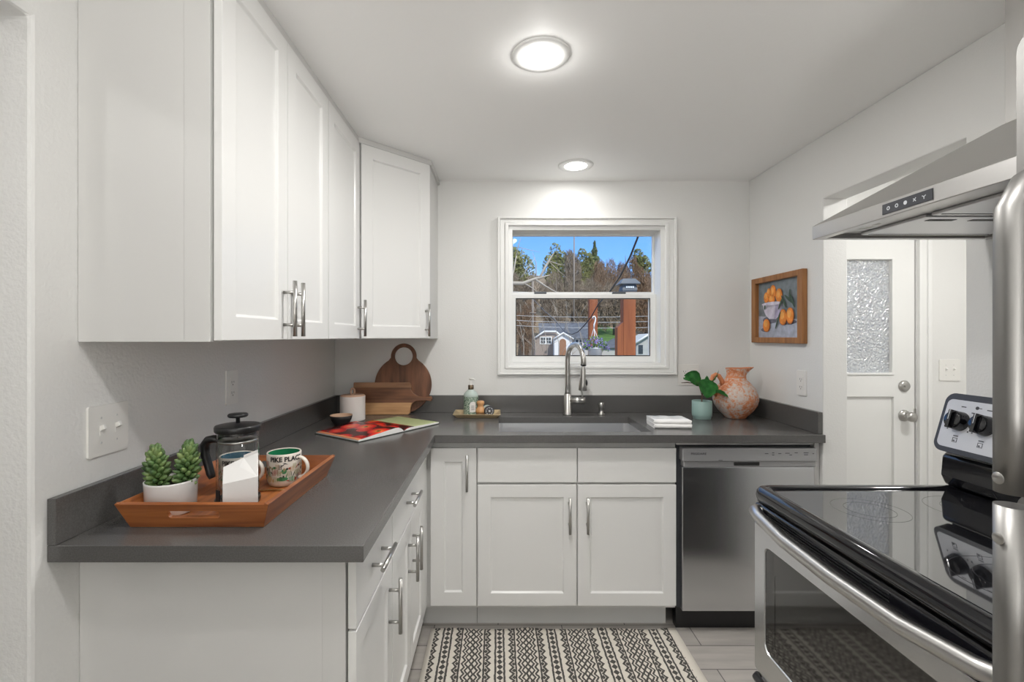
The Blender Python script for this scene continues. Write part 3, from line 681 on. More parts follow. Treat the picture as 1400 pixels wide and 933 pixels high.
for i, u in enumerate((.018, .042, .066, .090, .114)):
    b = B()
    if i < 3:
        prism(b, circle(.0048, 14, u, 0), [circle(.0026, 10, u, 0)] if i != 2 else [], .0003, Th @ Matrix.Translation((0, 0, .0015)))
    else:
        for an in ((.8, -.8) if i == 3 else (.5, 2.6, -1.5)):
            box(b, -.0045 if i == 3 else 0, .0055, -.001, .001, 0, .0003, Th @ Matrix.Translation((u, 0, .0015)) @ Matrix.Rotation(an, 4, 'Z'))
    obj('touch_icon', b, M['lightprint'], tp)

# ------------------------------------------------------------------ refrigerator
t = thing('refrigerator', 'stainless steel top-freezer refrigerator at the right edge, long curved handles', 'refrigerator', (1.1, .25, 0))
b = B(); box(b, .765, 1.46, -.12, .628, .02, 1.765); obj('body', b, M['fridgeside'], t, .004)
for nm, z0, z1 in (('freezer_door', 1.172, 1.772), ('refrigerator_door', .06, 1.162)):
    b = B(); prism(b, rrect(.752, z1-z0, .022, 6, .376, (z1-z0)/2), [], -.060, frame((.697, .630, z0), (0, -1, 0), (0, 0, 1)))
    d = obj(nm, b, M['fridge'], t, .010, segs=4)
    if nm == 'freezer_door': zz = [(.703, 1.580), (.690, 1.578), (.664, 1.562), (.645, 1.528), (.644, 1.485), (.644, 1.40), (.644, 1.28), (.644, 1.174)]
    else: zz = [(.644, 1.158), (.644, 1.0), (.644, .80), (.644, .62), (.645, .585), (.664, .55), (.690, .535), (.703, .533)]
    b = B(); tube(b, [(x, .586, z) for x, z in zz], .0175, 20, flat=(1.0, 1.0))
    h_ = obj('handle', b, M['fridge'], d)
    b = B(); zc = 1.19 if nm == 'freezer_door' else 1.14; box(b, .645, .698, .574, .594, zc-.012, zc+.012); obj('handle_post', b, M['fridge'], h_, .004)
    b = B(); lathe(b, [(0, .0012), (.006, .0012), (.0075, 0)], 14, (0, 0, 0), frame((.6235, .584, 1.193 if nm == 'freezer_door' else 1.118), (0, -1, 0), (0, 0, 1))); obj('screw_cap', b, M['steelpull'], h_)

# ------------------------------------------------------------------ switches and outlets
def plate(name, label, cat, c, x, w_, h_, kind, n=1):
    c = Vector(c); t = thing(name, label, cat, c); T = frame(c, x, (0, 0, 1))
    b = B(); prism(b, rrect(w_, h_, .005, 4), [], .0055, T @ Matrix.Translation((0, 0, .0003))); obj('cover_plate', b, M['plastic'], t, .002)
    for g in range(n):
        u = (g-(n-1)/2)*.046
        Tg = T @ Matrix.Translation((u, 0, .0056))
        if kind == 'switch':
            b = B(); box(b, -.0052, .0052, -.012, .012, 0, .0012, Tg); sl = obj('toggle_slot', b, M['plastic'], t)
            b = B(); box(b, -.004, .004, -.001, .010, 0, .013, Tg @ Matrix.Rotation(-.45, 4, 'X')); obj('toggle', b, M['plastic'], t, .001)
            for s in (.030, -.030):
                b = B(); lathe(b, [(0, .001), (.0025, .0006), (.003, 0)], 10, (0, 0, 0), Tg @ Matrix.Translation((0, s, 0))); obj('screw', b, M['toe'], t)
        else:
            b = B(); prism(b, rrect(.033, .067, .003, 3), [], .002, Tg); rc = obj('receptacle', b, M['plastic'], t, .0007)
            for s in (.019, -.019):
                b = B()
                box(b, -.0075, -.0055, s-.0045, s+.0045, .0018, .0023, Tg); box(b, .0055, .0075, s-.0035, s+.0035, .0018, .0023, Tg)
                prism(b, circle(.0024, 8, 0, s-.0095), [], .0004, Tg @ Matrix.Translation((0, 0, .002)))
                obj('socket', b, M['slot'], rc)
    return t
plate('light_switch', 'white double toggle switch on the left wall above the counter end', 'light switch', (XL, 1.155, 1.142), FX, .118, .122, 'switch', 2)
plate('wall_outlet', 'white duplex outlet under the left upper cabinets behind the coffee press', 'outlet', (XL, 1.690, 1.186), FX, .072, .122, 'outlet')
plate('wall_outlet', 'white duplex outlet on the right wall below the painting', 'outlet', (XR, 2.285, 1.142), (0, -1, 0), .072, .122, 'outlet')
t = plate('wall_outlet', 'wide white outlet plate on the back wall behind the leafy potted plant', 'outlet', (1.124, YB, 1.143), BX, .122, .122, 'outlet', 2)
plate('light_switch', 'white double toggle switch beside the entry door beyond the doorway', 'light switch', (2.668, YB, 1.170), BX, .122, .126, 'switch', 2)

# ------------------------------------------------------------------ framed painting
t = thing('framed_painting', 'small wood-framed painting of oranges in a white bowl on the right wall', 'painting', (XR, 2.465, 1.516))
Tq = frame((XR-.001, 2.697, 1.334), (0, -1, 0), (0, 0, 1)); PW, PH = .452, .362
M['frame'] = wood('oak picture frame', (.22, .085, .022), (.42, .19, .065), 'z', 1.2, .45)
b = B(); prism(b, [(0, 0), (PW, 0), (PW, PH), (0, PH)], [[(.04, .03), (PW-.04, .03), (PW-.04, PH-.03), (.04, PH-.03)]], .026, Tq); obj('frame', b, M['frame'], t, .003)
cols = {'bgd': (.19, .22, .24), 'tab': (.40, .43, .52), 'bowl': (.62, .58, .68), 'bowl2': (.40, .36, .50), 'or': (.78, .25, .035), 'or2': (.85, .38, .09), 'or3': (.50, .13, .02), 'leaf': (.05, .09, .06), 'sh': (.13, .13, .17)}
pm = {k_: mat('paint '+k_, v_, .6, var=.22, vscale=30, bump=.4, bscale=220) for k_, v_ in cols.items()}
keys = list(pm)
b = B(); zz = [.004]
def lay(poly, key):
    prism(b, poly, [], .0003, Tq @ Matrix.Translation((0, 0, zz[0])), keys.index(key)); zz[0] += .00025
def blob(u, v, ru, rv, key, a=0., n=24):
    lay([(u+ru*math.cos(q)*math.cos(a)-rv*math.sin(q)*math.sin(a), v+ru*math.cos(q)*math.sin(a)+rv*math.sin(q)*math.cos(a)) for q in [2*PI*i/n for i in range(n)]], key)
box(b, .03, PW-.03, .02, PH-.02, .001, .004, Tq, keys.index('bgd'))
lay([(.04, .03), (PW-.04, .03), (PW-.04, .118), (.04, .150)], 'tab')
blob(.155, .125, .075, .020, 'sh'); blob(.105, .072, .04, .012, 'sh'); blob(.31, .108, .07, .012, 'sh')
lay([(.080+.0, .215), (.260, .205), (.252, .175), (.232, .145), (.205, .128), (.145, .130), (.112, .150), (.09, .182)], 'bowl')
lay([(.20, .203), (.258, .203), (.250, .172), (.228, .145), (.205, .130), (.19, .130)], 'bowl2')
for u, v, ru, rv in ((.118, .248, .024, .030), (.180, .272, .028, .040), (.146, .272, .020, .026), (.172, .232, .030, .026), (.238, .250, .030, .038)):
    blob(u, v, ru, rv, 'or3'); blob(u-.002, v+.002, ru*.92, rv*.92, 'or'); blob(u-.006, v+.008, ru*.5, rv*.5, 'or2')
blob(.170, .212, .090, .010, 'bowl')
for u, v, ru, rv in ((.125, .095, .034, .036), (.275, .135, .034, .042), (.335, .140, .032, .042)):
    blob(u, v, ru, rv, 'or3'); blob(u-.002, v+.002, ru*.9, rv*.9, 'or'); blob(u-.006, v+.010, ru*.5, rv*.5, 'or2')
for u, v, L_, a in ((.255, .205, .034, 1.0), (.285, .215, .04, -1.0), (.325, .225, .042, -.6), (.355, .215, .04, -1.1), (.235, .12, .05, 1.1), (.335, .245, .03, 1.5), (.115, .195, .012, 1.3)):
    blob(u, v, L_, .007, 'leaf', a)
obj('canvas', b, [pm[k_] for k_ in keys], t, label='grey-blue canvas painted with oranges, a white bowl and leaves')

# ------------------------------------------------------------------ rug
RX0, RX1, RY0, RY1 = -.312, .826, .30, 2.178
M['rug'] = rug_mat(-.230, .2365, -.292, .792)
b = B(); nxs, nys = 40, 60
V = [[b.verts.new((RX0+(RX1-RX0)*i/nxs, RY0+(RY1-RY0)*j/nys+.006*math.sin(i*.5)*(j == nys), .009+.0012*math.sin(i*1.1)*math.sin(j*.7))) for j in range(nys+1)] for i in range(nxs+1)]
for i in range(nxs):
    for j in range(nys): b.faces.new((V[i][j], V[i+1][j], V[i+1][j+1], V[i][j+1])).smooth = True
edge = [e_ for e_ in b.edges if e_.is_boundary]
x_ = bmesh.ops.extrude_edge_only(b, edges=edge)
for v in x_['geom']:
    if isinstance(v, bmesh.types.BMVert): v.co.z = .0008
tag(obj('rug', b, M['rug']), 'cream woven rug with black zigzag stripes on the tile floor', 'rug')

# ------------------------------------------------------------------ tray and its things
M['traywood'] = wood('acacia tray wood', (.15, .036, .010), (.50, .175, .048), 'x', .9, .35, .25)
M['traywoody'] = wood('acacia tray wood, long sides', (.15, .036, .010), (.50, .175, .048), 'y', .9, .35, .25)
TX0, TX1, TY0, TY1, TZ0, TZ1, FL = -.862, -.549, 1.096, 1.500, CT+.0008, .983, .021
t = thing('serving_tray', 'orange-brown wooden serving tray with cut-out handles on the left counter', 'tray', ((TX0+TX1)/2, 1.3, CT))
b = B(); box(b, TX0, TX1, TY0, TY1, TZ0, TZ0+.009); obj('base', b, M['traywoody'], t, .001)
hs = TZ1-TZ0; sl = math.hypot(FL, hs); th = .010
for nm, org, xd, yd, L0 in (('front_side', (TX0, TY0, TZ0), (1, 0, 0), (0, -FL, hs), TX1-TX0), ('back_side', (TX1, TY1, TZ0), (-1, 0, 0), (0, FL, hs), TX1-TX0)):
    b = B(); T = frame(org, xd, yd)
    hole = rrect(.120, .019, .0093, 8, L0/2, sl*.56)
    prism(b, [(0, 0), (L0, 0), (L0+FL, sl), (-FL, sl)], [hole], -th, T); obj(nm, b, M['traywood'], t, .0015)
for nm, org, xd, yd, L0 in (('right_side', (TX1, TY0, TZ0), (0, 1, 0), (FL, 0, hs), TY1-TY0), ('left_side', (TX0, TY1, TZ0), (0, -1, 0), (-FL, 0, hs), TY1-TY0)):
    b = B(); T = frame(org, xd, yd)
    prism(b, [(0, 0), (L0, 0), (L0+FL, sl), (-FL, sl)], [], -th, T); obj(nm, b, M['traywoody'], t, .0015)
TF = TZ0+.0095                                         # floor of the tray

# succulent
def succ_mat():
    m, t_, b_ = new_mat('succulent leaf'); co = t_.nodes.new('ShaderNodeTexCoord'); n = t_.nodes.new('ShaderNodeTexNoise'); n.inputs['Scale'].default_value = 40
    t_.links.new(co.outputs['Object'], n.inputs[0])
    t_.links.new(ramp(t_, n.outputs[0], [(.3, (.035, .085, .03)), (.5, (.10, .18, .055)), (.7, (.25, .33, .12))]), b_.inputs['Base Color']); setp(b_, Roughness=.4); return m
M['succ'] = succ_mat()
pc = (-.818, 1.172)
t = thing('potted_succulent', 'white pot with two stubby green succulent stems, left end of the tray', 'potted plant', (*pc, TF))
b = B(); lathe(b, [(0, 0), (.050, 0), (.054, .004), (.057, .076), (.0575, .080), (.054, .080), (.052, .065), (0, .065)], 40, (*pc, TF)); obj('pot', b, M['ceramic'], t)
b = B(); lathe(b, [(0, .067), (.03, .068), (.0525, .066)], 24, (*pc, TF)); obj('soil', b, M['soil'], t)
def succ_leaf(bm_, base, d, L_, r):
    d = Vector(d).normalized(); pts_ = [base, base+d*L_*.25, base+d*L_*.6, base+d*L_*.88, base+d*L_]
    tube(bm_, pts_, [r*.35, r*.8, r, r*.62, r*.06], 7)
for (ox, lean, ht, yy, wd_) in ((-.029, -.09, .110, -.006, 1.0), (.031, .09, .120, .006, 1.0)):
    b = B(); bs = Vector((pc[0]+ox, pc[1]+yy, TF+.058)); ax = Vector((lean, .02, 1)).normalized()
    tube(b, [bs, bs+ax*ht*.8], .006, 8)
    k_ = 0; n_ = 64
    for i in range(n_):
        f_ = i/(n_-1); a = i*2.39996; up_ = .35+.9*f_**1.5
        p = bs+ax*(.004+f_*ht*.78); side = Vector((math.cos(a), math.sin(a), 0))
        L_ = (.035-.006*abs(f_-.35))*(1.0 if f_ < .85 else .85)
        succ_leaf(b, p, side*(1.15-.85*f_**2.2)+Vector((lean*.4, 0, up_)), L_*random.uniform(.9, 1.1), .0068*random.uniform(.9, 1.15))
    obj('stem', b, M['succ'], t)

# french press
fp = (-.688, 1.238); fr = .0505
t = thing('french_press', 'glass coffee press with black lid and handle on the wooden tray', 'coffee press', (*fp, TF))
b = B(); lathe(b, [(0, 0), (fr+.003, 0), (fr+.004, .006), (fr+.003, .014), (fr-.001, .016), (fr-.001, .012), (0, .012)], 40, (*fp, TF))
for a in (2.6, 4.2, 5.8, 1.0):
    T = Matrix.Rotation(a, 4, 'Z'); box(b, fr+.0006, fr+.003, -.008, .008, .01, .045, Matrix.Translation((*fp, TF)) @ T)
obj('base', b, M['black'], t)
b = B(); lathe(b, [(0, .016), (fr-.004, .016), (fr-.0005, .022), (fr, .03), (fr, .190), (fr+.003, .196)], 48, (*fp, TF)); obj('beaker', b, M['pressglass'], t, label='clear glass beaker')
b = B(); lathe(b, [(fr+.003, .188), (fr+.0045, .190), (fr+.005, .200), (fr+.0035, .2035), (fr-.002, .2045), (.010, .2085), (0, .2085)], 48, (*fp, TF)); lathe(b, [(fr-.003, .180), (fr-.003, .192)], 40, (*fp, TF)); ld_ = obj('lid', b, M['black'], t)
b = B(); lathe(b, [(.005, .208), (.005, .224), (.022, .2245), (.0245, .227), (.0245, .231), (.022, .2335), (0, .234)], 28, (*fp, TF)); obj('knob', b, M['black'], ld_)
b = B(); tube(b, [(*fp, TF+.165), (*fp, TF+.205)], .0025, 8); obj('plunger_rod', b, M['steelpull'], t)
b = B(); lathe(b, [(0, .160), (fr-.004, .160), (fr-.003, .163), (fr-.004, .166), (.01, .167), (0, .170)], 40, (*fp, TF)); obj('plunger', b, M['steelpull'], t)
hd_ = Vector((-1, .10, 0)).normalized(); hp_ = lambda r, z: (fp[0]+hd_.x*r, fp[1]+hd_.y*r, TF+z)
b = B(); tube(b, [hp_(fr, .163), hp_(fr+.018, .165), hp_(fr+.033, .162), hp_(fr+.044, .148), hp_(fr+.043, .122), hp_(fr+.033, .094), hp_(fr+.027, .072), hp_(fr+.022, .060)], [.012, .013, .0135, .0135, .0125, .012, .012, .009], 14, flat=(1.0, .8)); obj('handle', b, M['black'], t)

# creamer carton
cc = Vector((-.632, 1.150, TF)); T = Matrix.Translation(cc) @ Matrix.Rotation(.48, 4, 'Z')
t = thing('milk_carton_creamer', 'plain white carton-shaped ceramic creamer standing in front of the coffee press', 'creamer', cc)
b = B(); hw, hd2, z1, z2, z3 = .0375, .031, .092, .138, .152
P_ = lambda x, y, z: b.verts.new(T @ Vector((x, y, z)))
bt = [P_(-hw, -hd2, 0), P_(hw, -hd2, 0), P_(hw, hd2, 0), P_(-hw, hd2, 0)]
SL, SR, SB, SC = P_(-hw, -hd2, z1-.004), P_(hw, -hd2, z1+.005), P_(hw, hd2, z1+.005), P_(-hw, hd2, z1-.004)
sh = [SL, SR, SB, SC]
A0, MD, M2, RR = P_(-hw, -.004, .122), P_(-.002, -.010, .120), P_(.006, .010, .137), P_(hw, .006, .149)
b.faces.new(bt[::-1])
for i in range(4): b.faces.new((bt[i], bt[(i+1) % 4], sh[(i+1) % 4], sh[i]))
for f_ in ((SL, SR, MD), (SL, MD, A0), (SR, M2, MD), (SR, RR, M2), (A0, MD, M2), (SL, A0, SC), (SR, SB, RR), (A0, M2, SC), (M2, RR, SB), (M2, SB, SC)): b.faces.new(f_)
obj('body', b, M['ceramic'], t, .0015)
b = B(); v4 = [T @ Vector(p) for p in ((.006, .010, .135), (hw, .006, .147), (hw, .006, .1535), (.006, .010, .1425))]
nn = (v4[1]-v4[0]).cross(v4[3]-v4[0]).normalized()*.0022
q1 = [b.verts.new(v-nn) for v in v4]; q2 = [b.verts.new(v+nn) for v in v4]
b.faces.new(q1); b.faces.new(q2[::-1])
for i in range(4): b.faces.new((q1[i], q1[(i+1) % 4], q2[(i+1) % 4], q2[i]))
obj('top_fold', b, M['ceramic'], t, .0008)

def bent(bm_, poly, g, mi=0, step=.002):
    xs_ = [p_[0] for p_ in poly]; x0, x1 = min(xs_), max(xs_); n_ = max(1, int((x1-x0)/step)); cols_ = []
    for i in range(n_+1):
        x = x0+(x1-x0)*i/n_; ys_ = []
        for (ax, ay), (bx_, by_) in zip(poly, poly[1:]+poly[:1]):
            if min(ax, bx_)-1e-9 <= x <= max(ax, bx_)+1e-9:
                ys_ += [ay, by_] if abs(ax-bx_) < 1e-9 else [ay+(by_-ay)*(x-ax)/(bx_-ax)]
        cols_.append((bm_.verts.new(g(Vector((x, min(ys_), 0)))), bm_.verts.new(g(Vector((x, max(ys_)+1e-6, 0))))))
    for p_, q_ in zip(cols_, cols_[1:]): bm_.faces.new((p_[0], q_[0], q_[1], p_[1])).material_index = mi
# mugs
def mug_mat(inner):
    return mat('mug glaze inside '+inner[0], inner[1], .15, coat=.4)
M['mugpaint'] = mat('mug cream glaze', (.72, .67, .60), .25, coat=.3)
art = [mat('mug art black', (.03, .03, .03), .4), mat('mug art green', (.05, .22, .09), .4), mat('mug art olive', (.28, .28, .12), .4), mat('mug art red', (.35, .08, .05), .4), mat('mug art tan', (.50, .33, .18), .4)]
def mug(c, inner, ang, label, text, seed):
    t = thing('mug', label, 'mug', (*c, TF), 'illustrated mugs on the tray')
    r, h_ = .047, .096
    b = B(); lathe(b, [(0, 0), (.036, 0), (.042, .004), (r, .016), (r+.001, h_-.003), (r-.0005, h_), (r-.004, h_-.002)], 48, (*c, TF)); obj('body', b, M['mugpaint'], t)
    b = B(); lathe(b, [(r-.0038, h_-.002), (r-.004, .02), (.034, .010), (0, .009)], 48, (*c, TF)); obj('inside', b, mug_mat(inner), t, label=inner[0]+' glazed inside')
    u = Vector((math.cos(ang), math.sin(ang), 0)); ctr_ = Vector((*c, TF+.052))+u*(r-.002)
    b = B(); pts_ = [ctr_+u*(.030*math.cos(a))+Vector((0, 0, .030*math.sin(a))) for a in [PI/2-PI*i/14 for i in range(15)]]
    tube(b, pts_, .0055, 12, flat=(1.3, .8)); obj('handle', b, M['mugpaint'], t)
    b = B(); rg = random.Random(seed)
    def bend(a0, z0, rr=r+.0016):
        def f_(co):
            a = a0 + co.x/rr; q = rr+co.z
            return Vector((c[0]+q*math.cos(a), c[1]+q*math.sin(a), TF+z0+co.y))
        return f_
    text_bm(b, text, .0185, None, .0002, 0, bend(math.radians(-58), .0815), .0007)
    def shape(poly, a0, z0, mi):
        bent(b, poly, bend(a0, z0), mi)
    for k_ in range(120):
        a0 = math.radians(-88)+(k_-60)*.050; z0 = .020+(k_*.0173+rg.uniform(0, .008)) % .050; mi = rg.choice([0, 1, 2, 0, 4, 1, 3])
        kind = rg.random()
        if kind < .35: shape(circle(rg.uniform(.003, .006), 12, 0, 0, rg.uniform(.003, .006)), a0, z0, mi)
        elif kind < .7:
            L_ = rg.uniform(.008, .014); a = rg.uniform(0, PI); shape([(L_*math.cos(a), L_*math.sin(a)), (-.0016*math.sin(a), .0016*math.cos(a)), (-L_*math.cos(a), -L_*math.sin(a)), (.0016*math.sin(a), -.0016*math.cos(a))], a0, z0, mi)
        else:
            for dx in (-.004, 0, .004): shape([(dx-.0008, -.007), (dx+.0008, -.007), (dx+.0008, .007), (dx-.0008, .007)], a0, z0, mi)
    shape(circle(.0075, 16), math.radians(-66), .048, 1); shape(circle(.016, 20, 0, 0, .0055), math.radians(-72), .026, 1); shape(circle(.009, 16, 0, 0, .010), math.radians(-118), .026, 4); shape([(-.0014, 0), (.0014, 0), (.0014, .032), (-.0014, .032)], math.radians(-118), .032, 4)
    obj('artwork', b, art, t, label='small line drawings with black lettering')
mug((-.636, 1.392), ('green', (.02, .20, .09)), math.radians(-8), 'cream illustrated mug with green inside, right end of the tray', 'PIKE PLACE', 3)
mug((-.752, 1.352), ('blue', (.02, .12, .19)), math.radians(-4), 'cream illustrated mug with blue inside behind the coffee press', 'PIKE PLACE', 9)
M['brass'] = mat('brass', (.55, .36, .16), .25, 1)
b = B(); tube(b, [(-.690, 1.313, TF+.003), (-.62, 1.322, TF+.003), (-.575, 1.330, TF+.003)], [.003, .0022, .003], 8); ball(b, (-.700, 1.311, TF+.004), (.014, .009, .003), 12)
tag(obj('spoon', b, M['brass']), 'slim brass coloured spoon lying on the tray before the green mug', 'spoon')

# ------------------------------------------------------------------ corner: canister, bowl, cookbook, boards
kc = (-.775, 2.495)
t = thing('canister', 'white ribbed canister with a loop on its lid in the counter corner', 'canister', (*kc, CT))
M['canw'] = mat('matt white stoneware', (.74, .70, .67), .5)
b = B(); pf = [(0, .0005), (.060, .0005), (.063, .003)]
for k_ in range(22): pf += [(.0650, .006+k_*.0056), (.0644, .0088+k_*.0056)]
pf += [(.0655, .130), (.062, .130), (.062, .122), (0, .122)]
lathe(b, pf, 44, (*kc, CT)); obj('body', b, M['canw'], t)
M['pinkwood'] = wood('pale beech', (.50, .30, .20), (.62, .42, .30), 'x', 1, .5)
b = B(); lathe(b, [(0, .123), (.0615, .123), (.0625, .1305), (.0605, .136), (0, .137)], 44, (*kc, CT)); obj('lid', b, M['pinkwood'], t, label='pale wooden lid')
b = B(); lp = [(kc[0]+.010*math.sin(a)*(1 if abs(math.sin(a)) else 1), kc[1], CT+.136+.017-.017*math.cos(a)) for a in [2*PI*i/20 for i in range(21)]]
tube(b, lp, .0032, 8, flat=(1, 1.6)); obj('loop', b, M['pinkwood'], t, label='tan loop handle')
bc = (-.790, 2.358)
t = thing('small_bowl', 'small black bowl with tan rim and inside beside the white canister', 'bowl', (*bc, CT))
M['blackclay'] = mat('black clay', (.012, .011, .011), .55); M['tanclay'] = mat('tan clay', (.55, .36, .24), .5)
b = B(); lathe(b, [(0, .0005), (.030, .0005), (.034, .004), (.050, .030), (.0545, .050), (.053, .0505)], 36, (*bc, CT)); obj('shell', b, M['blackclay'], t)
b = B(); lathe(b, [(.0548, .0503), (.0535, .0525), (.0515, .0505), (.047, .030), (.030, .009), (0, .007)], 36, (*bc, CT)); obj('inside', b, M['tanclay'], t, label='tan glazed inside')

# open cookbook
def tomato_mat(Tinv):
    m, t_, b_ = new_mat('printed tomato photograph'); co = t_.nodes.new('ShaderNodeTexCoord'); vo = t_.nodes.new('ShaderNodeTexVoronoi'); vo.inputs['Scale'].default_value = 10; vo.inputs['Randomness'].default_value = .6
    t_.links.new(co.outputs['Object'], vo.inputs[0])
    n = t_.nodes.new('ShaderNodeTexNoise'); n.inputs['Scale'].default_value = 24; t_.links.new(co.outputs['Object'], n.inputs[0])
    X = NX(t_); f_ = X.m('ADD', vo.outputs['Distance'], X.m('MULTIPLY', X.m('SUBTRACT', n.outputs[0], .5), .16))
    t_.links.new(ramp(t_, f_, [(.0, (.05, .11, .01)), (.07, (.06, .10, .01)), (.10, (.80, .24, .05)), (.20, (.82, .10, .03)), (.36, (.75, .014, .010)), (.47, (.40, .008, .008)), (.58, (.04, .006, .006))]), b_.inputs['Base Color'])
    setp(b_, Roughness=.25); return m
Cs = Vector((-.440, 2.190, CT)); sdir = Vector((-.823, .568, 0)); rdir = Vector((.568, .823, 0))
t = thing('cookbook', 'open cookbook with a full-page red tomato photograph on the counter corner', 'book', Cs)
M['tomato'] = tomato_mat(None); M['cover'] = mat('dark green book cover', (.03, .04, .03), .5)
M['greenpage'] = mat('pale green page', (.42, .47, .24), .5); M['orangestrip'] = mat('printed orange page edge', (.75, .28, .13), .4)
LS = .298
def book_side(sgn, W, hgt):
    """profile across a page block: rises quickly from the gutter, then falls to the outer edge"""
    pr_ = []
    for i in range(15):
        f_ = i/14; z = hgt*(1-(1-min(1, f_/.22))**2.5)*(1-(.80 if sgn < 0 else .45)*f_**1.2)+.004
        pr_.append((f_*W, z))
    return pr_
for nm, sgn, W, hgt in (('left_pages', -1, .262, .026), ('right_pages', 1, .242, .012)):
    b = B(); pr_ = book_side(sgn, W, hgt); rows = []
    for s_ in [LS*i/10 for i in range(11)]:
        rows.append([b.verts.new(Cs+sdir*s_+rdir*sgn*u+Vector((0, 0, z))) for u, z in pr_])
    low = [[b.verts.new(Cs+sdir*s_+rdir*sgn*u+Vector((0, 0, .0035))) for u, z in pr_] for s_ in (0, LS)]
    for a, c in zip(rows, rows[1:]):
        for i in range(14):
            f_ = b.faces.new((a[i], a[i+1], c[i+1], c[i])); f_.smooth = True
            f_.material_index = (2 if i == 13 else 1) if sgn < 0 else (3 if i < 4 else 1)
    for rw, l_ in ((rows[0], low[0]), (rows[-1], low[1])):
        for i in range(14): b.faces.new((rw[i], rw[i+1], l_[i+1], l_[i])).material_index = 0
    for i in range(10): b.faces.new((rows[i][-1], rows[i+1][-1], low[1][-1] if i == 9 else rows[i+1][-1], low[0][-1])) if False else None
    b.faces.new([r_[-1] for r_ in rows]+[low[1][-1], low[0][-1]]).material_index = 0
    b.faces.new((low[0][0], low[0][-1], low[1][-1], low[1][0])).material_index = 0
    obj(nm, b, [M['paperwhite'], M['tomato'] if sgn < 0 else M['greenpage'], M['orangestrip'], M['tomato']], t)
b = B(); T = frame(Cs+Vector((0, 0, .0006)), -sdir, -rdir)
T = frame(Cs+Vector((0, 0, .0006)), rdir, sdir)
box(b, -.267, .247, -.004, LS+.004, 0, .0026, T); obj('cover', b, M['cover'], t, .001)

# round board
M['walnut'] = wood('walnut', (.075, .029, .013), (.26, .108, .052), 'z', .8, .5)
M['walnutx'] = wood('walnut strips', (.05, .02, .010), (.14, .062, .032), 'x', 1.1, .42)
lean = Vector((0, .044, .398)).normalized()
T = frame((-.556, 2.716, CT+.0008), (1, 0, 0), lean)   # local x right, y up the lean, z towards the room
cy = .166; R_ = .166
ang0 = math.radians(58); outer = []
for i in range(61):
    a = ang0 + (2*PI-2*(PI/2-ang0)-0)*0
    q = PI/2+ (PI/2-ang0) + (2*PI-2*(PI/2-ang0))*i/60
    outer.append((R_*math.cos(q), cy+R_*math.sin(q)))
rc_, rr_ = .332, .075
for i in range(25):
    q = math.radians(-6)+math.radians(192)*i/24
    outer.append((rr_*math.cos(q), rc_+rr_*math.sin(q)))
b = B(); prism(b, outer, [circle(.053, 36, 0, rc_)], -.018, T)
tag(obj('round_cutting_board', b, M['walnut'], None, .003), 'dark walnut round cutting board with ring handle leaning on the back wall', 'cutting board')

def strip_mat():
    m, t_, b_ = new_mat('two-tone board'); co = t_.nodes.new('ShaderNodeTexCoord'); se = t_.nodes.new('ShaderNodeSeparateXYZ'); t_.links.new(co.outputs['Object'], se.inputs[0])
    mpn = t_.nodes.new('ShaderNodeMapping'); mpn.inputs['Scale'].default_value = (5, 70, 70); t_.links.new(co.outputs['Object'], mpn.inputs[0])
    n = t_.nodes.new('ShaderNodeTexNoise'); n.inputs['Scale'].default_value = 1; n.inputs['Detail'].default_value = 5; t_.links.new(mpn.outputs[0], n.inputs[0])
    n2 = t_.nodes.new('ShaderNodeTexNoise'); n2.inputs['Scale'].default_value = 5; t_.links.new(co.outputs['Object'], n2.inputs[0])
    X = NX(t_); z = se.outputs['Z']
    dk = ramp(t_, n.outputs[0], [(.3, (.085, .029, .012)), (.7, (.24, .10, .043))]); lt = ramp(t_, n.outputs[0], [(.3, (.40, .20, .080)), (.7, (.62, .36, .17))])
    md = ramp(t_, n.outputs[0], [(.3, (.24, .11, .05)), (.7, (.40, .21, .11))])
    m1 = t_.nodes.new('ShaderNodeMix'); m1.data_type = 'RGBA'; t_.links.new(X.m('GREATER_THAN', z, .068), m1.inputs['Factor']); t_.links.new(lt, m1.inputs['A']); t_.links.new(dk, m1.inputs['B'])
    m2 = t_.nodes.new('ShaderNodeMix'); m2.data_type = 'RGBA'; t_.links.new(X.m('GREATER_THAN', z, .152), m2.inputs['Factor']); t_.links.new(m1.outputs['Result'], m2.inputs['A']); t_.links.new(md, m2.inputs['B'])
    t_.links.new(m2.outputs['Result'], b_.inputs['Base Color']); setp(b_, Roughness=.4); return m
M['strip'] = strip_mat()
t = thing('bread_board', 'two-tone rectangular wooden bread board with side handle before the round board', 'cutting board', (-.62, 2.66, CT))
T = frame((-.832, 2.664, CT+.0008), (1, 0, 0), Vector((0, .028, .178)).normalized())
poly = [(0, .004), (.004, 0), (.318, 0), (.328, .010), (.330, .040), (.338, .062), (.360, .076), (.42, .080), (.448, .076), (.456, .092), (.448, .106), (.42, .100), (.372, .106), (.346, .122), (.332, .145), (.330, .170), (.322, .184), (.004, .184), (0, .180)]
b = B(); prism(b, poly, [], -.026, T); obj('board', b, M['strip'], t, .004, segs=3)

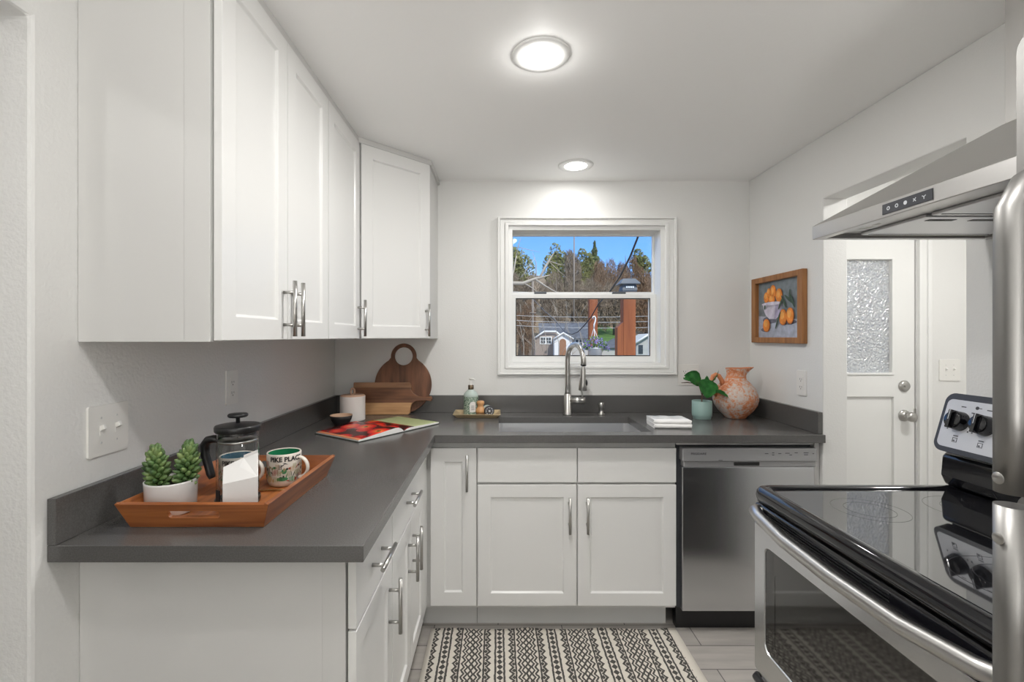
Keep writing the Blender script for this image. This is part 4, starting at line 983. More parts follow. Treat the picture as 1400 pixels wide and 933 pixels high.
# ------------------------------------------------------------------ soap tray group
t = thing('soap_tray', 'small gold-tan rectangular tray left of the sink', 'tray', (-.12, 2.61, CT))
M['goldtray'] = mat('gold tan tray', (.55, .43, .26), .35, .35)
b = B(); ix0, ix1, iy0, iy1, h_ = -.222, -.012, 2.560, 2.690, .022
ring = lambda g, z: [b.verts.new(p) for p in ((ix0-g, iy0-g*.8, z), (ix1+g, iy0-g*.8, z), (ix1+g, iy1+g*.8, z), (ix0-g, iy1+g*.8, z))]
R = [ring(0, CT+.0006), ring(.026, CT+h_), ring(.023, CT+h_+.0015), ring(-.002, CT+.006)]
b.faces.new(R[0][::-1]); b.faces.new(R[-1])
for a, c in zip(R, R[1:]):
    for i in range(4): b.faces.new((a[i], a[(i+1) % 4], c[(i+1) % 4], c[i]))
obj('dish', b, M['goldtray'], t, .001)
SF = CT+.0063
def floral(name, ca, cb, sc):
    m, t_, b_ = new_mat(name); co = t_.nodes.new('ShaderNodeTexCoord'); vo = t_.nodes.new('ShaderNodeTexNoise'); vo.inputs['Scale'].default_value = sc; vo.inputs['Distortion'].default_value = 2.5
    t_.links.new(co.outputs['Object'], vo.inputs[0])
    t_.links.new(ramp(t_, vo.outputs[0], [(.46, ca), (.52, cb)]), b_.inputs['Base Color']); setp(b_, Roughness=.3); return m
M['floral'] = floral('green floral label', (.05, .12, .08), (.42, .50, .42), 70)
bcx = (-.153, 2.632)
t = thing('soap_bottle', 'green floral pump soap bottle standing on the gold-tan tray', 'soap bottle', (*bcx, SF))
M['palebottle'] = mat('pale green bottle', (.46, .54, .50), .25)
b = B(); lathe(b, [(0, 0), (.038, 0), (.041, .003), (.041, .108), (.040, .116), (.030, .130), (.017, .140), (.014, .146), (0, .146)], 36, (*bcx, SF)); obj('bottle', b, M['palebottle'], t)
b = B(); lathe(b, [(.0413, .006), (.0413, .104)], 36, (*bcx, SF)); lb = obj('wrap_label', b, M['floral'], t)
b = B()
def bendl(a0, z0, rr=.0419):
    return lambda co: Vector((bcx[0]+(rr+co.z)*math.cos(a0+co.x/rr), bcx[1]+(rr+co.z)*math.sin(a0+co.x/rr), SF+z0+co.y))
gq = bendl(math.radians(-72), .045); pl = [(-.018, -.024), (.018, -.024), (.018, .018)]+[(.018*math.cos(a), .018+.016*math.sin(a)) for a in [PI*i/8 for i in range(1, 8)]]+[(-.018, .018)]
bent(b, pl, gq); obj('paper_label', b, M['paperwhite'], t)
b = B()
for z_ in (.010, .003, -.004, -.011):
    gz_ = bendl(math.radians(-72), .045+z_, .0424); bent(b, [(-.009, -.001), (.009, -.001), (.009, .001), (-.009, .001)], gz_)
obj('label_lines', b, M['print'], t)
M['bronze'] = mat('bronze collar', (.16, .12, .08), .3, .8)
b = B(); lathe(b, [(.0155, .143), (.016, .145), (.016, .166), (.013, .168), (0, .168)], 24, (*bcx, SF)); obj('collar', b, M['bronze'], t)
b = B(); lathe(b, [(.008, .167), (.008, .176), (.0035, .178), (.0035, .198), (0, .198)], 14, (*bcx, SF)); tube(b, [(bcx[0]-.010, bcx[1], SF+.202), (bcx[0]+.012, bcx[1]-.004, SF+.202), (bcx[0]+.024, bcx[1]-.007, SF+.197)], [.005, .005, .0035], 10); obj('pump', b, M['plastic'], t)
wc = (-.098, 2.605)
M['beech'] = wood('honey beech', (.48, .22, .08), (.68, .38, .17), 'z', 1, .35)
t = thing('dish_brush', 'small round wooden-handled dish brush standing beside the green bottle', 'brush', (*wc, SF))
b = B(); lathe(b, [(0, .018), (.026, .018), (.0275, .026), (.024, .038), (.016, .050), (.0155, .056), (.021, .066), (.022, .076), (.017, .082), (0, .083)], 28, (*wc, SF)); obj('handle', b, M['beech'], t)
M['bristle'] = mat('bristles', (.38, .24, .12), .9)
b = B()
for i in range(60):
    a = i*2.4; q = .022*math.sqrt(i/60); tube(b, [(wc[0]+q*math.cos(a), wc[1]+q*math.sin(a), SF+.019), (wc[0]+q*1.08*math.cos(a), wc[1]+q*1.08*math.sin(a), SF+.0004)], .0016, 5)
obj('bristles', b, M['bristle'], t)['kind'] = 'stuff'
jc = Vector((-.052, 2.600, SF+.0285)); T = frame(jc, (.96, .28, 0), (0, 0, 1))    # lying on its side, lid towards the room
t = thing('tin', 'small round pale tin with patterned dark lid lying on its side on the tray', 'tin', (jc.x, jc.y, SF))
b = B(); lathe(b, [(0, -.040), (.026, -.040), (.0272, -.038), (.0272, .002), (0, .002)], 32, (0, 0, 0), T); obj('body', b, M['palebottle'], t)
b = B(); lathe(b, [(.0283, .000), (.0283, .014), (.026, .016), (.023, .0145), (.012, .0145), (.010, .016), (0, .017)], 32, (0, 0, 0), T); lid = obj('lid', b, M['darkgrey'], t)
b = B()
for k_ in range(8): prism(b, circle(.0035, 8, .017*math.cos(k_*PI/4), .017*math.sin(k_*PI/4), .0018), [], .0004, T @ Matrix.Translation((0, 0, .0146)))
prism(b, circle(.021, 32), [circle(.0198, 32)], .0004, T @ Matrix.Translation((0, 0, .0146)))
prism(b, circle(.006, 16), [], .0004, T @ Matrix.Translation((0, 0, .0166)))
obj('lid_pattern', b, M['lightprint'], lid)

# ------------------------------------------------------------------ towel, plant, jug
M['towel'] = mat('white cotton', (.80, .79, .78), .9, bump=.5, bscale=300)
t = thing('folded_towel', 'white folded dish towel on the counter right of the sink', 'towel', (.835, 2.34, CT))
def fold_layer(z0, z1, inset, sk):
    b = B(); T = Matrix.Translation((.850, 2.335, CT)) @ Matrix.Rotation(-.06, 4, 'Z')
    sec = []; n_ = 10; r = (z1-z0)/2
    sec += [(-.060+inset+r*(1-math.cos(a))-r, z0+r+r*math.sin(a)) for a in [PI*1.5-PI*i/n_ for i in range(n_+1)]][::-1] if False else []
    sec = [(-.064+inset-r*math.sin(a), z0+r-r*math.cos(a)) for a in [PI*i/n_ for i in range(n_+1)]] + [(.066, z1), (.066, z0)]
    vs0 = []
    for k_ in range(9):
        x = -.088+.176*k_/8; wv = .0012*math.sin(k_*1.7+sk)
        vs0.append([b.verts.new(T @ Vector((x+(.004 if k_ in (0, 8) else 0)*math.sin(i), y, max(z+wv*(z-z0)/(z1-z0), .0006)))) for i, (y, z) in enumerate(sec)])
    for a, c in zip(vs0, vs0[1:]):
        for i in range(len(sec)): f_ = b.faces.new((a[i], a[(i+1) % len(sec)], c[(i+1) % len(sec)], c[i])); f_.smooth = True
    b.faces.new(vs0[0]); b.faces.new(vs0[-1][::-1]); return b
obj('lower_fold', fold_layer(.0006, .022, 0, .3), M['towel'], t); obj('upper_fold', fold_layer(.0215, .040, .004, 2.), M['towel'], t)
M['stripe'] = mat('grey woven stripe', (.45, .46, .48), .9)
b = B(); T = Matrix.Translation((.850, 2.335, CT)) @ Matrix.Rotation(-.06, 4, 'Z')
for y_ in (-.02, .02): box(b, -.086, .086, y_, y_+.003, .0395, .0416, T)
obj('stripe', b, M['stripe'], t)

pp = (1.108, 2.545)
t = thing('potted_plant', 'small pale teal pot with broad glossy green leaves beside the orange jug', 'potted plant', (*pp, CT))
b = B(); lathe(b, [(0, .0005), (.044, .0005), (.046, .004), (.046, .012), (.0505, .016), (.0515, .030), (.0515, .096), (.050, .098), (.0475, .096), (.047, .082), (0, .082)], 40, (*pp, CT)); obj('pot', b, M['teal'], t)
b = B(); lathe(b, [(0, .086), (.03, .085), (.0468, .083)], 24, (*pp, CT)); obj('soil', b, M['soil'], t)
def leafmat(name, a, c):
    m, t_, b_ = new_mat(name); co = t_.nodes.new('ShaderNodeTexCoord'); n = t_.nodes.new('ShaderNodeTexNoise'); n.inputs['Scale'].default_value = 30
    t_.links.new(co.outputs['Object'], n.inputs[0]); t_.links.new(ramp(t_, n.outputs[0], [(.35, a), (.65, c)]), b_.inputs['Base Color']); setp(b_, Roughness=.3); return m
M['leaf'] = leafmat('glossy leaf', (.02, .15, .03), (.07, .33, .07)); M['stemb'] = mat('brown stem', (.10, .05, .03), .7)
def leaf(p0, p1, wd_, nrm, droop=.0, fold=.15):
    b = B(); p0, p1, nrm = Vector(p0), Vector(p1), Vector(nrm).normalized(); ax = p1-p0; sd_ = ax.cross(nrm).normalized(); nrm = sd_.cross(ax).normalized()
    rows = []; n_ = 14
    for i in range(n_+1):
        f_ = i/n_; hw_ = wd_/2*math.sin(PI*f_**.85)**.7 if 0 < f_ < 1 else .0006
        c_ = p0+ax*f_+nrm*(math.sin(PI*f_)*.010)-Vector((0, 0, droop*f_*f_))
        rows.append([b.verts.new(c_+sd_*hw_*s_+nrm*(abs(s_)*hw_*fold*2+.0016*math.sin(f_*30)*abs(s_))) for s_ in (-1, -.6, -.25, 0, .25, .6, 1)])
    for a, c in zip(rows, rows[1:]):
        for k_ in range(6): b.faces.new((a[k_], a[k_+1], c[k_+1], c[k_])).smooth = True
    x_ = bmesh.ops.solidify(b, geom=b.faces[:], thickness=.0008)
    return b
px0, py0 = pp
stem = B(); tube(stem, [(px0, py0, CT+.08), (px0-.002, py0-.004, CT+.115), (px0+.004, py0, CT+.160), (px0+.012, py0, CT+.20)], [.004, .0035, .003, .002], 8)
for q in ((px0-.045, py0-.02, 1.115), (px0+.045, py0-.01, 1.075), (px0+.02, py0-.035, 1.12)): tube(stem, [(px0-.001, py0-.003, CT+.125), ((px0+q[0])/2, (py0+q[1])/2, q[2]-.004), q], .0018, 6)
obj('stem', stem, M['stemb'], t)
for p0, p1, wd_, nr in (((px0-.012, py0-.012, 1.118), (px0-.108, py0-.03, 1.160), .088, (-.25, -.85, .55)),
                        ((px0+.006, py0-.030, 1.140), (px0-.004, py0-.070, 1.042), .108, (.1, -.93, .3)),
                        ((px0+.004, py0-.010, 1.115), (px0+.018, py0-.020, 1.158), .034, (.3, -.9, .2)),
                        ((px0+.022, py0-.012, 1.108), (px0+.080, py0-.024, 1.190), .026, (.75, -.6, -.3)),
                        ((px0+.036, py0-.022, 1.072), (px0+.112, py0-.066, 1.046), .046, (.2, -.55, .85)),
                        ((px0-.02, py0+.012, 1.118), (px0-.085, py0+.045, 1.135), .04, (-.3, -.6, .7))):
    obj('leaf', leaf(p0, p1, wd_, nr), M['leaf'], t)
b = B(); tube(b, [(px0-.045, py0-.02, 1.115), (px0-.090, py0-.03, 1.122), (px0-.125, py0-.035, 1.120)], [.002, .003, .0015], 6); obj('leaf_bud', b, M['stemb'], t)

def jugmat():
    m, t_, b_ = new_mat('flaking white over terracotta'); co = t_.nodes.new('ShaderNodeTexCoord'); X = NX(t_)
    n = t_.nodes.new('ShaderNodeTexNoise'); n.inputs['Scale'].default_value = 62; n.inputs['Detail'].default_value = 6; n.inputs['Roughness'].default_value = .7; t_.links.new(co.outputs['Object'], n.inputs[0])
    n2 = t_.nodes.new('ShaderNodeTexNoise'); n2.inputs['Scale'].default_value = 9; n2.inputs['Detail'].default_value = 2; t_.links.new(co.outputs['Object'], n2.inputs[0])
    f_ = X.m('ADD', X.m('MULTIPLY', n.outputs[0], .6), X.m('MULTIPLY', n2.outputs[0], .42))
    col = ramp(t_, f_, [(.44, (.60, .54, .50)), (.50, (.60, .42, .33)), (.545, (.64, .25, .12)), (.62, (.52, .17, .07))])
    t_.links.new(col, b_.inputs['Base Color']); setp(b_, Roughness=.75)
    bp = t_.nodes.new('ShaderNodeBump'); bp.inputs['Strength'].default_value = .6; bp.inputs['Distance'].default_value = .003; t_.links.new(n.outputs[0], bp.inputs['Height']); t_.links.new(bp.outputs[0], b_.inputs['Normal']); return m
M['jug'] = jugmat(); M['terra'] = mat('terracotta', (.62, .23, .10), .6, var=.12, vscale=20)
jc_ = (1.305, 2.575)
t = thing('terracotta_jug', 'bulbous orange terracotta jug with flaking white surface in the right counter corner', 'jug', (*jc_, CT))
JS = .965
prof = [(0, .0008), (.052, .0008), (.058, .006), (.064, .014), (.092, .042), (.112, .072), (.1195, .102), (.117, .130), (.104, .160), (.082, .188), (.060, .208), (.048, .224), (.0455, .240), (.047, .258), (.052, .272)]
b = B(); n_ = 48; rows = []
def jug_r(r, z, a):
    if z < .215: return r, z
    k_ = (z-.215)/.057; sp_ = max(0, math.cos(a-math.radians(-12)))**6
    return r+sp_*.042*k_**1.3, z+sp_*.006*k_
prof = [(r*JS, z) for r, z in prof]
for r, z in prof:
    if r == 0: rows.append(None); continue
    rw = []
    for i in range(n_):
        a = 2*PI*i/n_; rr, zz_ = jug_r(r, z, a); rw.append(b.verts.new((jc_[0]+rr*math.cos(a), jc_[1]+rr*math.sin(a), CT+zz_)))
    rows.append(rw)
rows = rows[1:]
b.faces.new(rows[0][::-1])
for a_, c_ in zip(rows, rows[1:]):
    for i in range(n_): b.faces.new((a_[i], a_[(i+1) % n_], c_[(i+1) % n_], c_[i])).smooth = True
obj('body', b, M['jug'], t)
b = B(); rows = []
for k_, (r, z) in enumerate([(.0507, .2722), (.048, .2735), (.047, .270), (.043, .25), (.043, .235), (.055, .205), (.09, .17), (.09, .10)]):
    rows.append([b.verts.new((jc_[0]+(jug_r(r, z, 2*PI*i/n_)[0])*math.cos(2*PI*i/n_), jc_[1]+(jug_r(r, z, 2*PI*i/n_)[0])*math.sin(2*PI*i/n_), CT+jug_r(r, z, 2*PI*i/n_)[1])) for i in range(n_)])
for a_, c_ in zip(rows, rows[1:]):
    for i in range(n_): b.faces.new((a_[i], a_[(i+1) % n_], c_[(i+1) % n_], c_[i])).smooth = True
obj('rim', b, M['terra'], t, label='plain orange rim and inside')
b = B(); hq = lambda dx, z: (jc_[0]-dx, jc_[1]-.012, CT+z)
tube(b, [hq(.074, .180), hq(.082, .208), hq(.096, .231), hq(.113, .239), hq(.129, .230), hq(.137, .205), hq(.133, .172), hq(.122, .145), hq(.106, .126)], [.013, .012, .0115, .011, .011, .011, .0115, .012, .013], 14); obj('handle', b, M['terra'], t, label='smooth orange loop handle')

# ------------------------------------------------------------------ outside
def at(px_, py_, Y): return Vector(((px_-VX)*Y/F, Y, EYE+(VY-py_)*Y/F))
def gz(Y): return -1.0 if Y < 52 else (-1.0+(Y-52)*.15 if Y < 76 else 2.6+(Y-76)*.24)
def ground_mat():
    m, t_, b_ = new_mat('grass and brush ground'); co = t_.nodes.new('ShaderNodeTexCoord'); se = t_.nodes.new('ShaderNodeSeparateXYZ'); t_.links.new(co.outputs['Object'], se.inputs[0])
    n = t_.nodes.new('ShaderNodeTexNoise'); n.inputs['Scale'].default_value = .8; n.inputs['Detail'].default_value = 8; t_.links.new(co.outputs['Object'], n.inputs[0])
    g = ramp(t_, n.outputs[0], [(.3, (.045, .10, .016)), (.7, (.09, .17, .03))]); br = ramp(t_, n.outputs[0], [(.3, (.10, .07, .04)), (.7, (.24, .17, .10))])
    X = NX(t_); mxn = t_.nodes.new('ShaderNodeMix'); mxn.data_type = 'RGBA'; t_.links.new(X.m('SUBTRACT', 1., X.m('MULTIPLY', X.m('LESS_THAN', se.outputs['Y'], 79.), X.band(se.outputs['X'], 12.3, 18.5))), mxn.inputs['Factor']); t_.links.new(g, mxn.inputs['A']); t_.links.new(br, mxn.inputs['B'])
    t_.links.new(mxn.outputs['Result'], b_.inputs['Base Color']); setp(b_, Roughness=1.); return m
b = B(); xs_ = [-70+14*i for i in range(13)]; ys_ = [2.95, 10, 30, 52, 60, 68, 76, 84, 92, 100, 110, 125, 150]
G = [[b.verts.new((x, y, gz(y)+(random.uniform(-.6, .6) if y > 90 else 0))) for y in ys_] for x in xs_]
for i in range(len(xs_)-1):
    for j in range(len(ys_)-1): b.faces.new((G[i][j], G[i+1][j], G[i+1][j+1], G[i][j+1]))
o = obj('ground', b, ground_mat()); tag(o, 'grassy yard rising to a brushy hillside outside the window', 'ground', kind='structure')

def foliage_mat(name, a, c, sc=.9):
    m, t_, b_ = new_mat(name); co = t_.nodes.new('ShaderNodeTexCoord'); n = t_.nodes.new('ShaderNodeTexNoise'); n.inputs['Scale'].default_value = sc; n.inputs['Detail'].default_value = 3; t_.links.new(co.outputs['Object'], n.inputs[0])
    t_.links.new(ramp(t_, n.outputs[0], [(.3, a), (.7, c)]), b_.inputs['Base Color']); setp(b_, Roughness=.9); return m
FM = {'ever': foliage_mat('olive evergreen foliage', (.075, .095, .022), (.24, .235, .065)), 'dark': foliage_mat('dark conifer foliage', (.05, .075, .025), (.14, .17, .06)),
      'bare': foliage_mat('grey brown twigs', (.10, .073, .050), (.235, .175, .12)), 'rust': foliage_mat('reddish brown twigs', (.105, .058, .032), (.22, .13, .070)),
      'orange': foliage_mat('orange brown leaves', (.16, .075, .018), (.32, .15, .035)), 'bark': mat('grey bark', (.16, .13, .10), .9), 'palebark': mat('pale bark', (.36, .31, .25), .9)}
def tri_leaf(bm_, p, s_, rg):
    d = Vector((rg.gauss(0, 1), rg.gauss(0, 1), rg.gauss(0, 1))).normalized(); e_ = d.orthogonal().normalized()
    bm_.faces.new([bm_.verts.new(p+d*s_), bm_.verts.new(p-d*s_*.5+e_*s_*.6), bm_.verts.new(p-d*s_*.5-e_*s_*.6)])
def tree(label, x0, x1, top, base_y, Y, kind, n=1400, shape='round', seed=1, group='trees beyond the street'):
    rg = random.Random(seed); a, c = at(x0, top, Y), at(x1, top, Y); cx_ = (a.x+c.x)/2; W = (c.x-a.x)/2; zt = a.z; zb = max(at(x0, base_y, Y).z, gz(Y)+.3)
    t = thing('tree', label, 'tree', (cx_, Y, gz(Y)), group)
    b = B(); tube(b, [(cx_, Y, gz(Y)), (cx_+.1, Y, (zt+zb)/2), (cx_, Y, zt-.3)], [.28, .18, .03], 7); obj('trunk', b, FM['bark'], t)
    b = B(); H = zt-zb
    lobes = [(rg.uniform(-.55, .55), rg.uniform(-.5, .5), rg.uniform(.15, .75), rg.uniform(.3, .5)) for _ in range(9)]
    for i in range(n):
        if shape == 'cone':
            f_ = rg.random()**.6; r = W*(1-(1-f_)**1.0)*(.75+.25*math.sin(f_*40)); q = rg.uniform(0, 2*PI); r *= math.sqrt(rg.uniform(.3, 1))
            p = Vector((cx_+r*math.cos(q), Y+r*math.sin(q)*.8, zt-f_*H))
        else:
            lx, ly, lz, lr = rg.choice(lobes); d = Vector((rg.gauss(0, 1), rg.gauss(0, 1), rg.gauss(0, 1))).normalized()*rg.uniform(.6, 1)**.5
            p = Vector((cx_+W*(lx+lr*d.x), Y+W*.7*(ly+lr*d.y), zb+H*min(1, lz+lr*.75*d.z+.05)))
        if kind in ('ever', 'dark', 'orange'): tri_leaf(b, p, rg.uniform(.16, .36)*Y/80, rg)
        else:
            d = Vector((rg.gauss(0, .45), rg.gauss(0, .45), rg.uniform(.3, 1))).normalized(); L_ = rg.uniform(.6, 1.6)*Y/80; e_ = Vector((d.z, 0, -d.x)).normalized()*rg.uniform(.018, .04)*Y/80*1.4
            b.faces.new([b.verts.new(p-d*L_*.5-e_), b.verts.new(p-d*L_*.5+e_), b.verts.new(p+d*L_*.5)])
    obj('crown', b, FM[kind], t); return t
tree('olive evergreen tree at the left edge of the window view', 690, 737, 338, 402, 84, 'ever', 2600, seed=1)
tree('olive evergreen tree left of the tall grey bare tree', 738, 784, 332, 402, 86, 'ever', 2600, seed=2)
tree('tall grey bare tree between the two evergreen clumps', 765, 800, 345, 420, 80, 'bare', 2200, seed=3)
tree('dark evergreen tree just left of the pointed conifer', 788, 815, 341, 395, 88, 'ever', 1800, seed=4)
tree('pointed dark conifer rising above the tree line', 793, 833, 329, 400, 94, 'dark', 2600, 'cone', seed=5)
tree('reddish brown bare tree right of the conifer', 808, 850, 352, 425, 79, 'rust', 2600, seed=6)
tree('reddish brown bare tree behind the capped post', 838, 872, 347, 425, 84, 'rust', 2600, seed=7)
tree('green-topped tree at the right edge of the window view', 862, 896, 342, 375, 92, 'ever', 1500, seed=8)
tree('reddish bare tree at the right edge below the green-topped tree', 862, 905, 360, 440, 80, 'rust', 2600, seed=9)
tree('grey brown thicket on the left below the evergreens', 690, 740, 375, 450, 70, 'bare', 2800, seed=10)
tree('grey brown thicket behind the roof of the small house', 730, 790, 372, 450, 63, 'bare', 3200, seed=11)
tree('grey brown thicket right of the small house', 780, 840, 376, 448, 71, 'bare', 3200, seed=12)
tree('brown thicket between the two red posts', 815, 865, 385, 446, 69, 'bare', 2600, seed=13)
tree('orange brown leafy shrub behind the small house', 738, 766, 404, 450, 66, 'orange', 1500, seed=14)
tree('rusty shrub at the lower left of the window view', 690, 733, 412, 492, 46, 'rust', 3000, seed=15)
tree('rusty thicket at the lower right of the window view', 862, 905, 405, 462, 70, 'rust', 2200, seed=16)

for i, (xa, xb, tp_, yb, Y, kd) in enumerate(((640, 688, 340, 402, 88, 'ever'), (585, 642, 346, 440, 84, 'rust'), (520, 590, 338, 402, 92, 'ever'), (600, 690, 378, 450, 76, 'bare'), (500, 600, 376, 450, 70, 'bare'), (610, 690, 412, 490, 56, 'rust'))):
    tree('brownish tree or thicket hidden beyond the left edge of the window', xa, xb, tp_, yb, Y, kd, 1500, seed=40+i)
for i, (xa, xb, tp_, yb, Y, kd) in enumerate(((905, 955, 344, 402, 96, 'ever'), (940, 1010, 350, 440, 86, 'rust'), (908, 990, 376, 450, 66, 'bare'), (1000, 1090, 342, 440, 90, 'ever'))):
    tree('brownish tree or thicket hidden beyond the right edge of the window', xa, xb, tp_, yb, Y, kd, 1500, seed=60+i)
# houses across the street
M['roof'] = mat('grey shingle roof', (.18, .19, .22), .9, bump=.4, bscale=8, var=.2, vscale=3); M['siding'] = mat('tan siding', (.30, .245, .21), .8); M['housewhite'] = mat('white house trim', (.75, .75, .74), .7)
M['housewin'] = mat('dark house window', (.04, .05, .06), .1); M['wooddoor'] = mat('tan wooden door', (.30, .15, .08), .6); M['paleside'] = mat('pale siding', (.46, .45, .43), .8)
HY = 50.0
t = thing('house', 'small tan house with arched white porch and grey roof across the street', 'house', (at(765, 480, HY).x, HY+3, -1))
p = lambda x_, y_, Y=HY: at(x_, y_, Y)
def poly3(pts_, depth, nm, m_, par):
    """face polygon given by points in one upright plane, extruded away from the camera"""
    b = B(); vs = [b.verts.new(q) for q in pts_]; f_ = b.faces.new(vs); x_ = bmesh.ops.extrude_face_region(b, geom=[f_])
    bmesh.ops.translate(b, verts=[g for g in x_['geom'] if isinstance(g, bmesh.types.BMVert)], vec=(0, depth, 0)); return obj(nm, b, m_, par)
base = lambda x_, Y=HY: Vector((at(x_, 480, Y).x, Y, -1))
poly3([base(731), base(768), p(768, 462), p(760, 455), p(744, 455), p(731, 464)], 4, 'gable_wall', M['siding'], t)
poly3([base(768, HY+1), base(808, HY+1), p(808, 462, HY+1), p(768, 462, HY+1)], 5, 'side_wall', M['paleside'], t)
b = B(); vs = [b.verts.new(q) for q in (p(738, 463, HY+.5), p(812, 463, HY+.5), p(806, 442, HY+4), p(736, 442, HY+4))]; b.faces.new(vs); bmesh.ops.solidify(b, geom=b.faces[:], thickness=.15); obj('roof', b, M['roof'], t)
b = B(); tube(b, [p(729, 464, HY-.3), p(744, 453.5, HY-.3), p(760, 453.5, HY-.3), p(769, 461, HY-.3)], .09, 5); obj('gable_trim', b, M['housewhite'], t)
poly3([base(758, HY-1.2), base(782, HY-1.2), p(782, 463, HY-1.2), p(770, 456, HY-1.2), p(758, 463, HY-1.2)], 1.2, 'porch', M['housewhite'], t)
b = B(); tube(b, [p(757, 464, HY-1.4), p(770, 455.5, HY-1.4), p(784, 464, HY-1.4)], .10, 5); obj('porch_roof_edge', b, M['housewhite'], t)
ar = [base(765, HY-1.25), base(774, HY-1.25)] + [p(769.5+4.5*math.cos(a), 468-4.5*math.sin(a), HY-1.25) for a in [PI*i/10 for i in range(11)]]
poly3(ar, .04, 'arched_door', M['wooddoor'], t)
for xa, xb, ya, yb, Y in ((738, 754.5, 460.5, 471, HY-.06), (786, 797, 463.5, 474, HY+.93), (799, 806, 463.5, 474, HY+.93)):
    wf = poly3([p(xa, ya, Y), p(xb, ya, Y), p(xb, yb, Y), p(xa, yb, Y)], .05, 'window_frame', M['housewhite'], t)
    b = B(); nc = 4 if xb-xa > 12 else 2
    for i in range(nc):
        for j in range(2):
            u0, u1 = xa+1+(xb-xa-2)*i/nc+.3+(.7 if i == nc//2 else 0), xa+1+(xb-xa-2)*(i+1)/nc-.3-(.7 if i == nc//2-1 else 0); v0, v1 = ya+1+(yb-ya-2)*j/2+.3, ya+1+(yb-ya-2)*(j+1)/2-.3
            b.faces.new([b.verts.new(p(*q, Y-.02)) for q in ((u0, v0), (u1, v0), (u1, v1), (u0, v1))])
    obj('window_panes', b, M['housewin'], wf)
HY2 = 44.
t = thing('house', 'pale house with white eave at the far right of the window view', 'house', (at(886, 480, HY2).x, HY2+2, -1))
poly3([base(870, HY2), base(905, HY2), p(905, 456, HY2), p(890, 457, HY2), p(872, 468, HY2), p(870, 469, HY2)], 4, 'wall', M['paleside'], t)
b = B(); tube(b, [p(866, 471, HY2-.4), p(890, 456, HY2-.4), p(905, 458, HY2-.4)], .11, 5); obj('eave', b, M['housewhite'], t)
b = B(); vs = [b.verts.new(q) for q in (p(866, 470, HY2-.3), p(890, 455, HY2-.3), p(890, 455, HY2+5), p(866, 470, HY2+5))]; b.faces.new(vs); bmesh.ops.solidify(b, geom=b.faces[:], thickness=.12); obj('roof', b, M['roof'], t)
poly3([p(873, 472, HY2-.05), p(879, 472, HY2-.05), p(879, 484, HY2-.05), p(873, 484, HY2-.05)], .04, 'window', M['housewin'], t)
HY3 = 53.
t = thing('shed', 'low shed with grey roof between the two red posts', 'shed', (at(838, 480, HY3).x, HY3+2, -1))
poly3([base(818, HY3), base(862, HY3), p(862, 475, HY3), p(818, 475, HY3)], 4, 'wall', M['paleside'], t)
b = B(); vs = [b.verts.new(q) for q in (p(816, 476, HY3-.3), p(864, 476, HY3-.3), p(860, 461, HY3+4), p(838, 463, HY3+4))]; b.faces.new(vs); bmesh.ops.solidify(b, geom=b.faces[:], thickness=.12); obj('roof', b, M['roof'], t)

# utility poles, wires
M['polewood'] = mat('grey pole wood', (.24, .20, .165), .9); M['wire'] = mat('pale wire', (.50, .50, .50), .6); M['blackwire'] = mat('dark wire', (.05, .05, .055), .6)
t = thing('utility_pole', 'slender grey utility pole left of the small house', 'utility pole', (at(728.5, 480, 40).x, 40, -1))
b = B(); tube(b, [Vector((at(728.5, 480, 40).x, 40, -1)), at(728.5, 383, 40)], .085, 8); obj('pole', b, M['polewood'], t)
b = B(); tube(b, [at(724, 428, 39.85), at(733, 428, 39.85)], .05, 6); obj('crossarm', b, M['polewood'], t)
t = thing('utility_pole', 'tall grey utility pole against the sky left of the conifer', 'utility pole', (at(784.5, 480, 62).x, 62, gz(62)))
b = B(); tube(b, [Vector((at(784.5, 480, 62).x, 62, gz(62))), at(785, 318, 62)], [.11, .08], 8); obj('pole', b, M['polewood'], t)
for i, (y0, y1, Y) in enumerate(((427.5, 428.5, 38), (434, 436, 37), (440.5, 444.5, 36), (395, 397, 39))):
    b = B(); A0, A1 = at(640, y0, Y), at(960, y1, Y); tube(b, [A0+(A1-A0)*(k_/16)-Vector((0, 0, .35*(1-(2*k_/16-1)**2))) for k_ in range(17)], .017, 5)
    tag(obj('power_line', b, M['wire']), ('upper pale power line crossing the lower window pane', 'middle pale power line crossing the lower window pane', 'lowest pale power line crossing the lower window pane', 'faint power line crossing the upper window pane')[i], 'power line', 'power lines across the street')
b = B(); tube(b, [at(x_, y_, Y) for x_, y_, Y in ((728, 408, 30), (744, 425, 24), (758, 437, 18), (766, 447, 15), (774, 455, 12), (782, 457.5, 10.4), (790, 454, 9), (798, 446, 8.0), (808, 434, 7.8), (818, 416, 7.6), (833, 400, 7.2), (848, 378, 6.6), (862, 350, 6.0), (873, 322, 5.4), (880, 300, 5.0))],
                [.016, .015, .014, .012, .011, .010, .009, .009, .009, .010, .012, .014, .014, .013, .012], 6)
tag(obj('service_cable', b, M['blackwire']), 'sagging dark service cable climbing to the upper right of the window', 'cable')

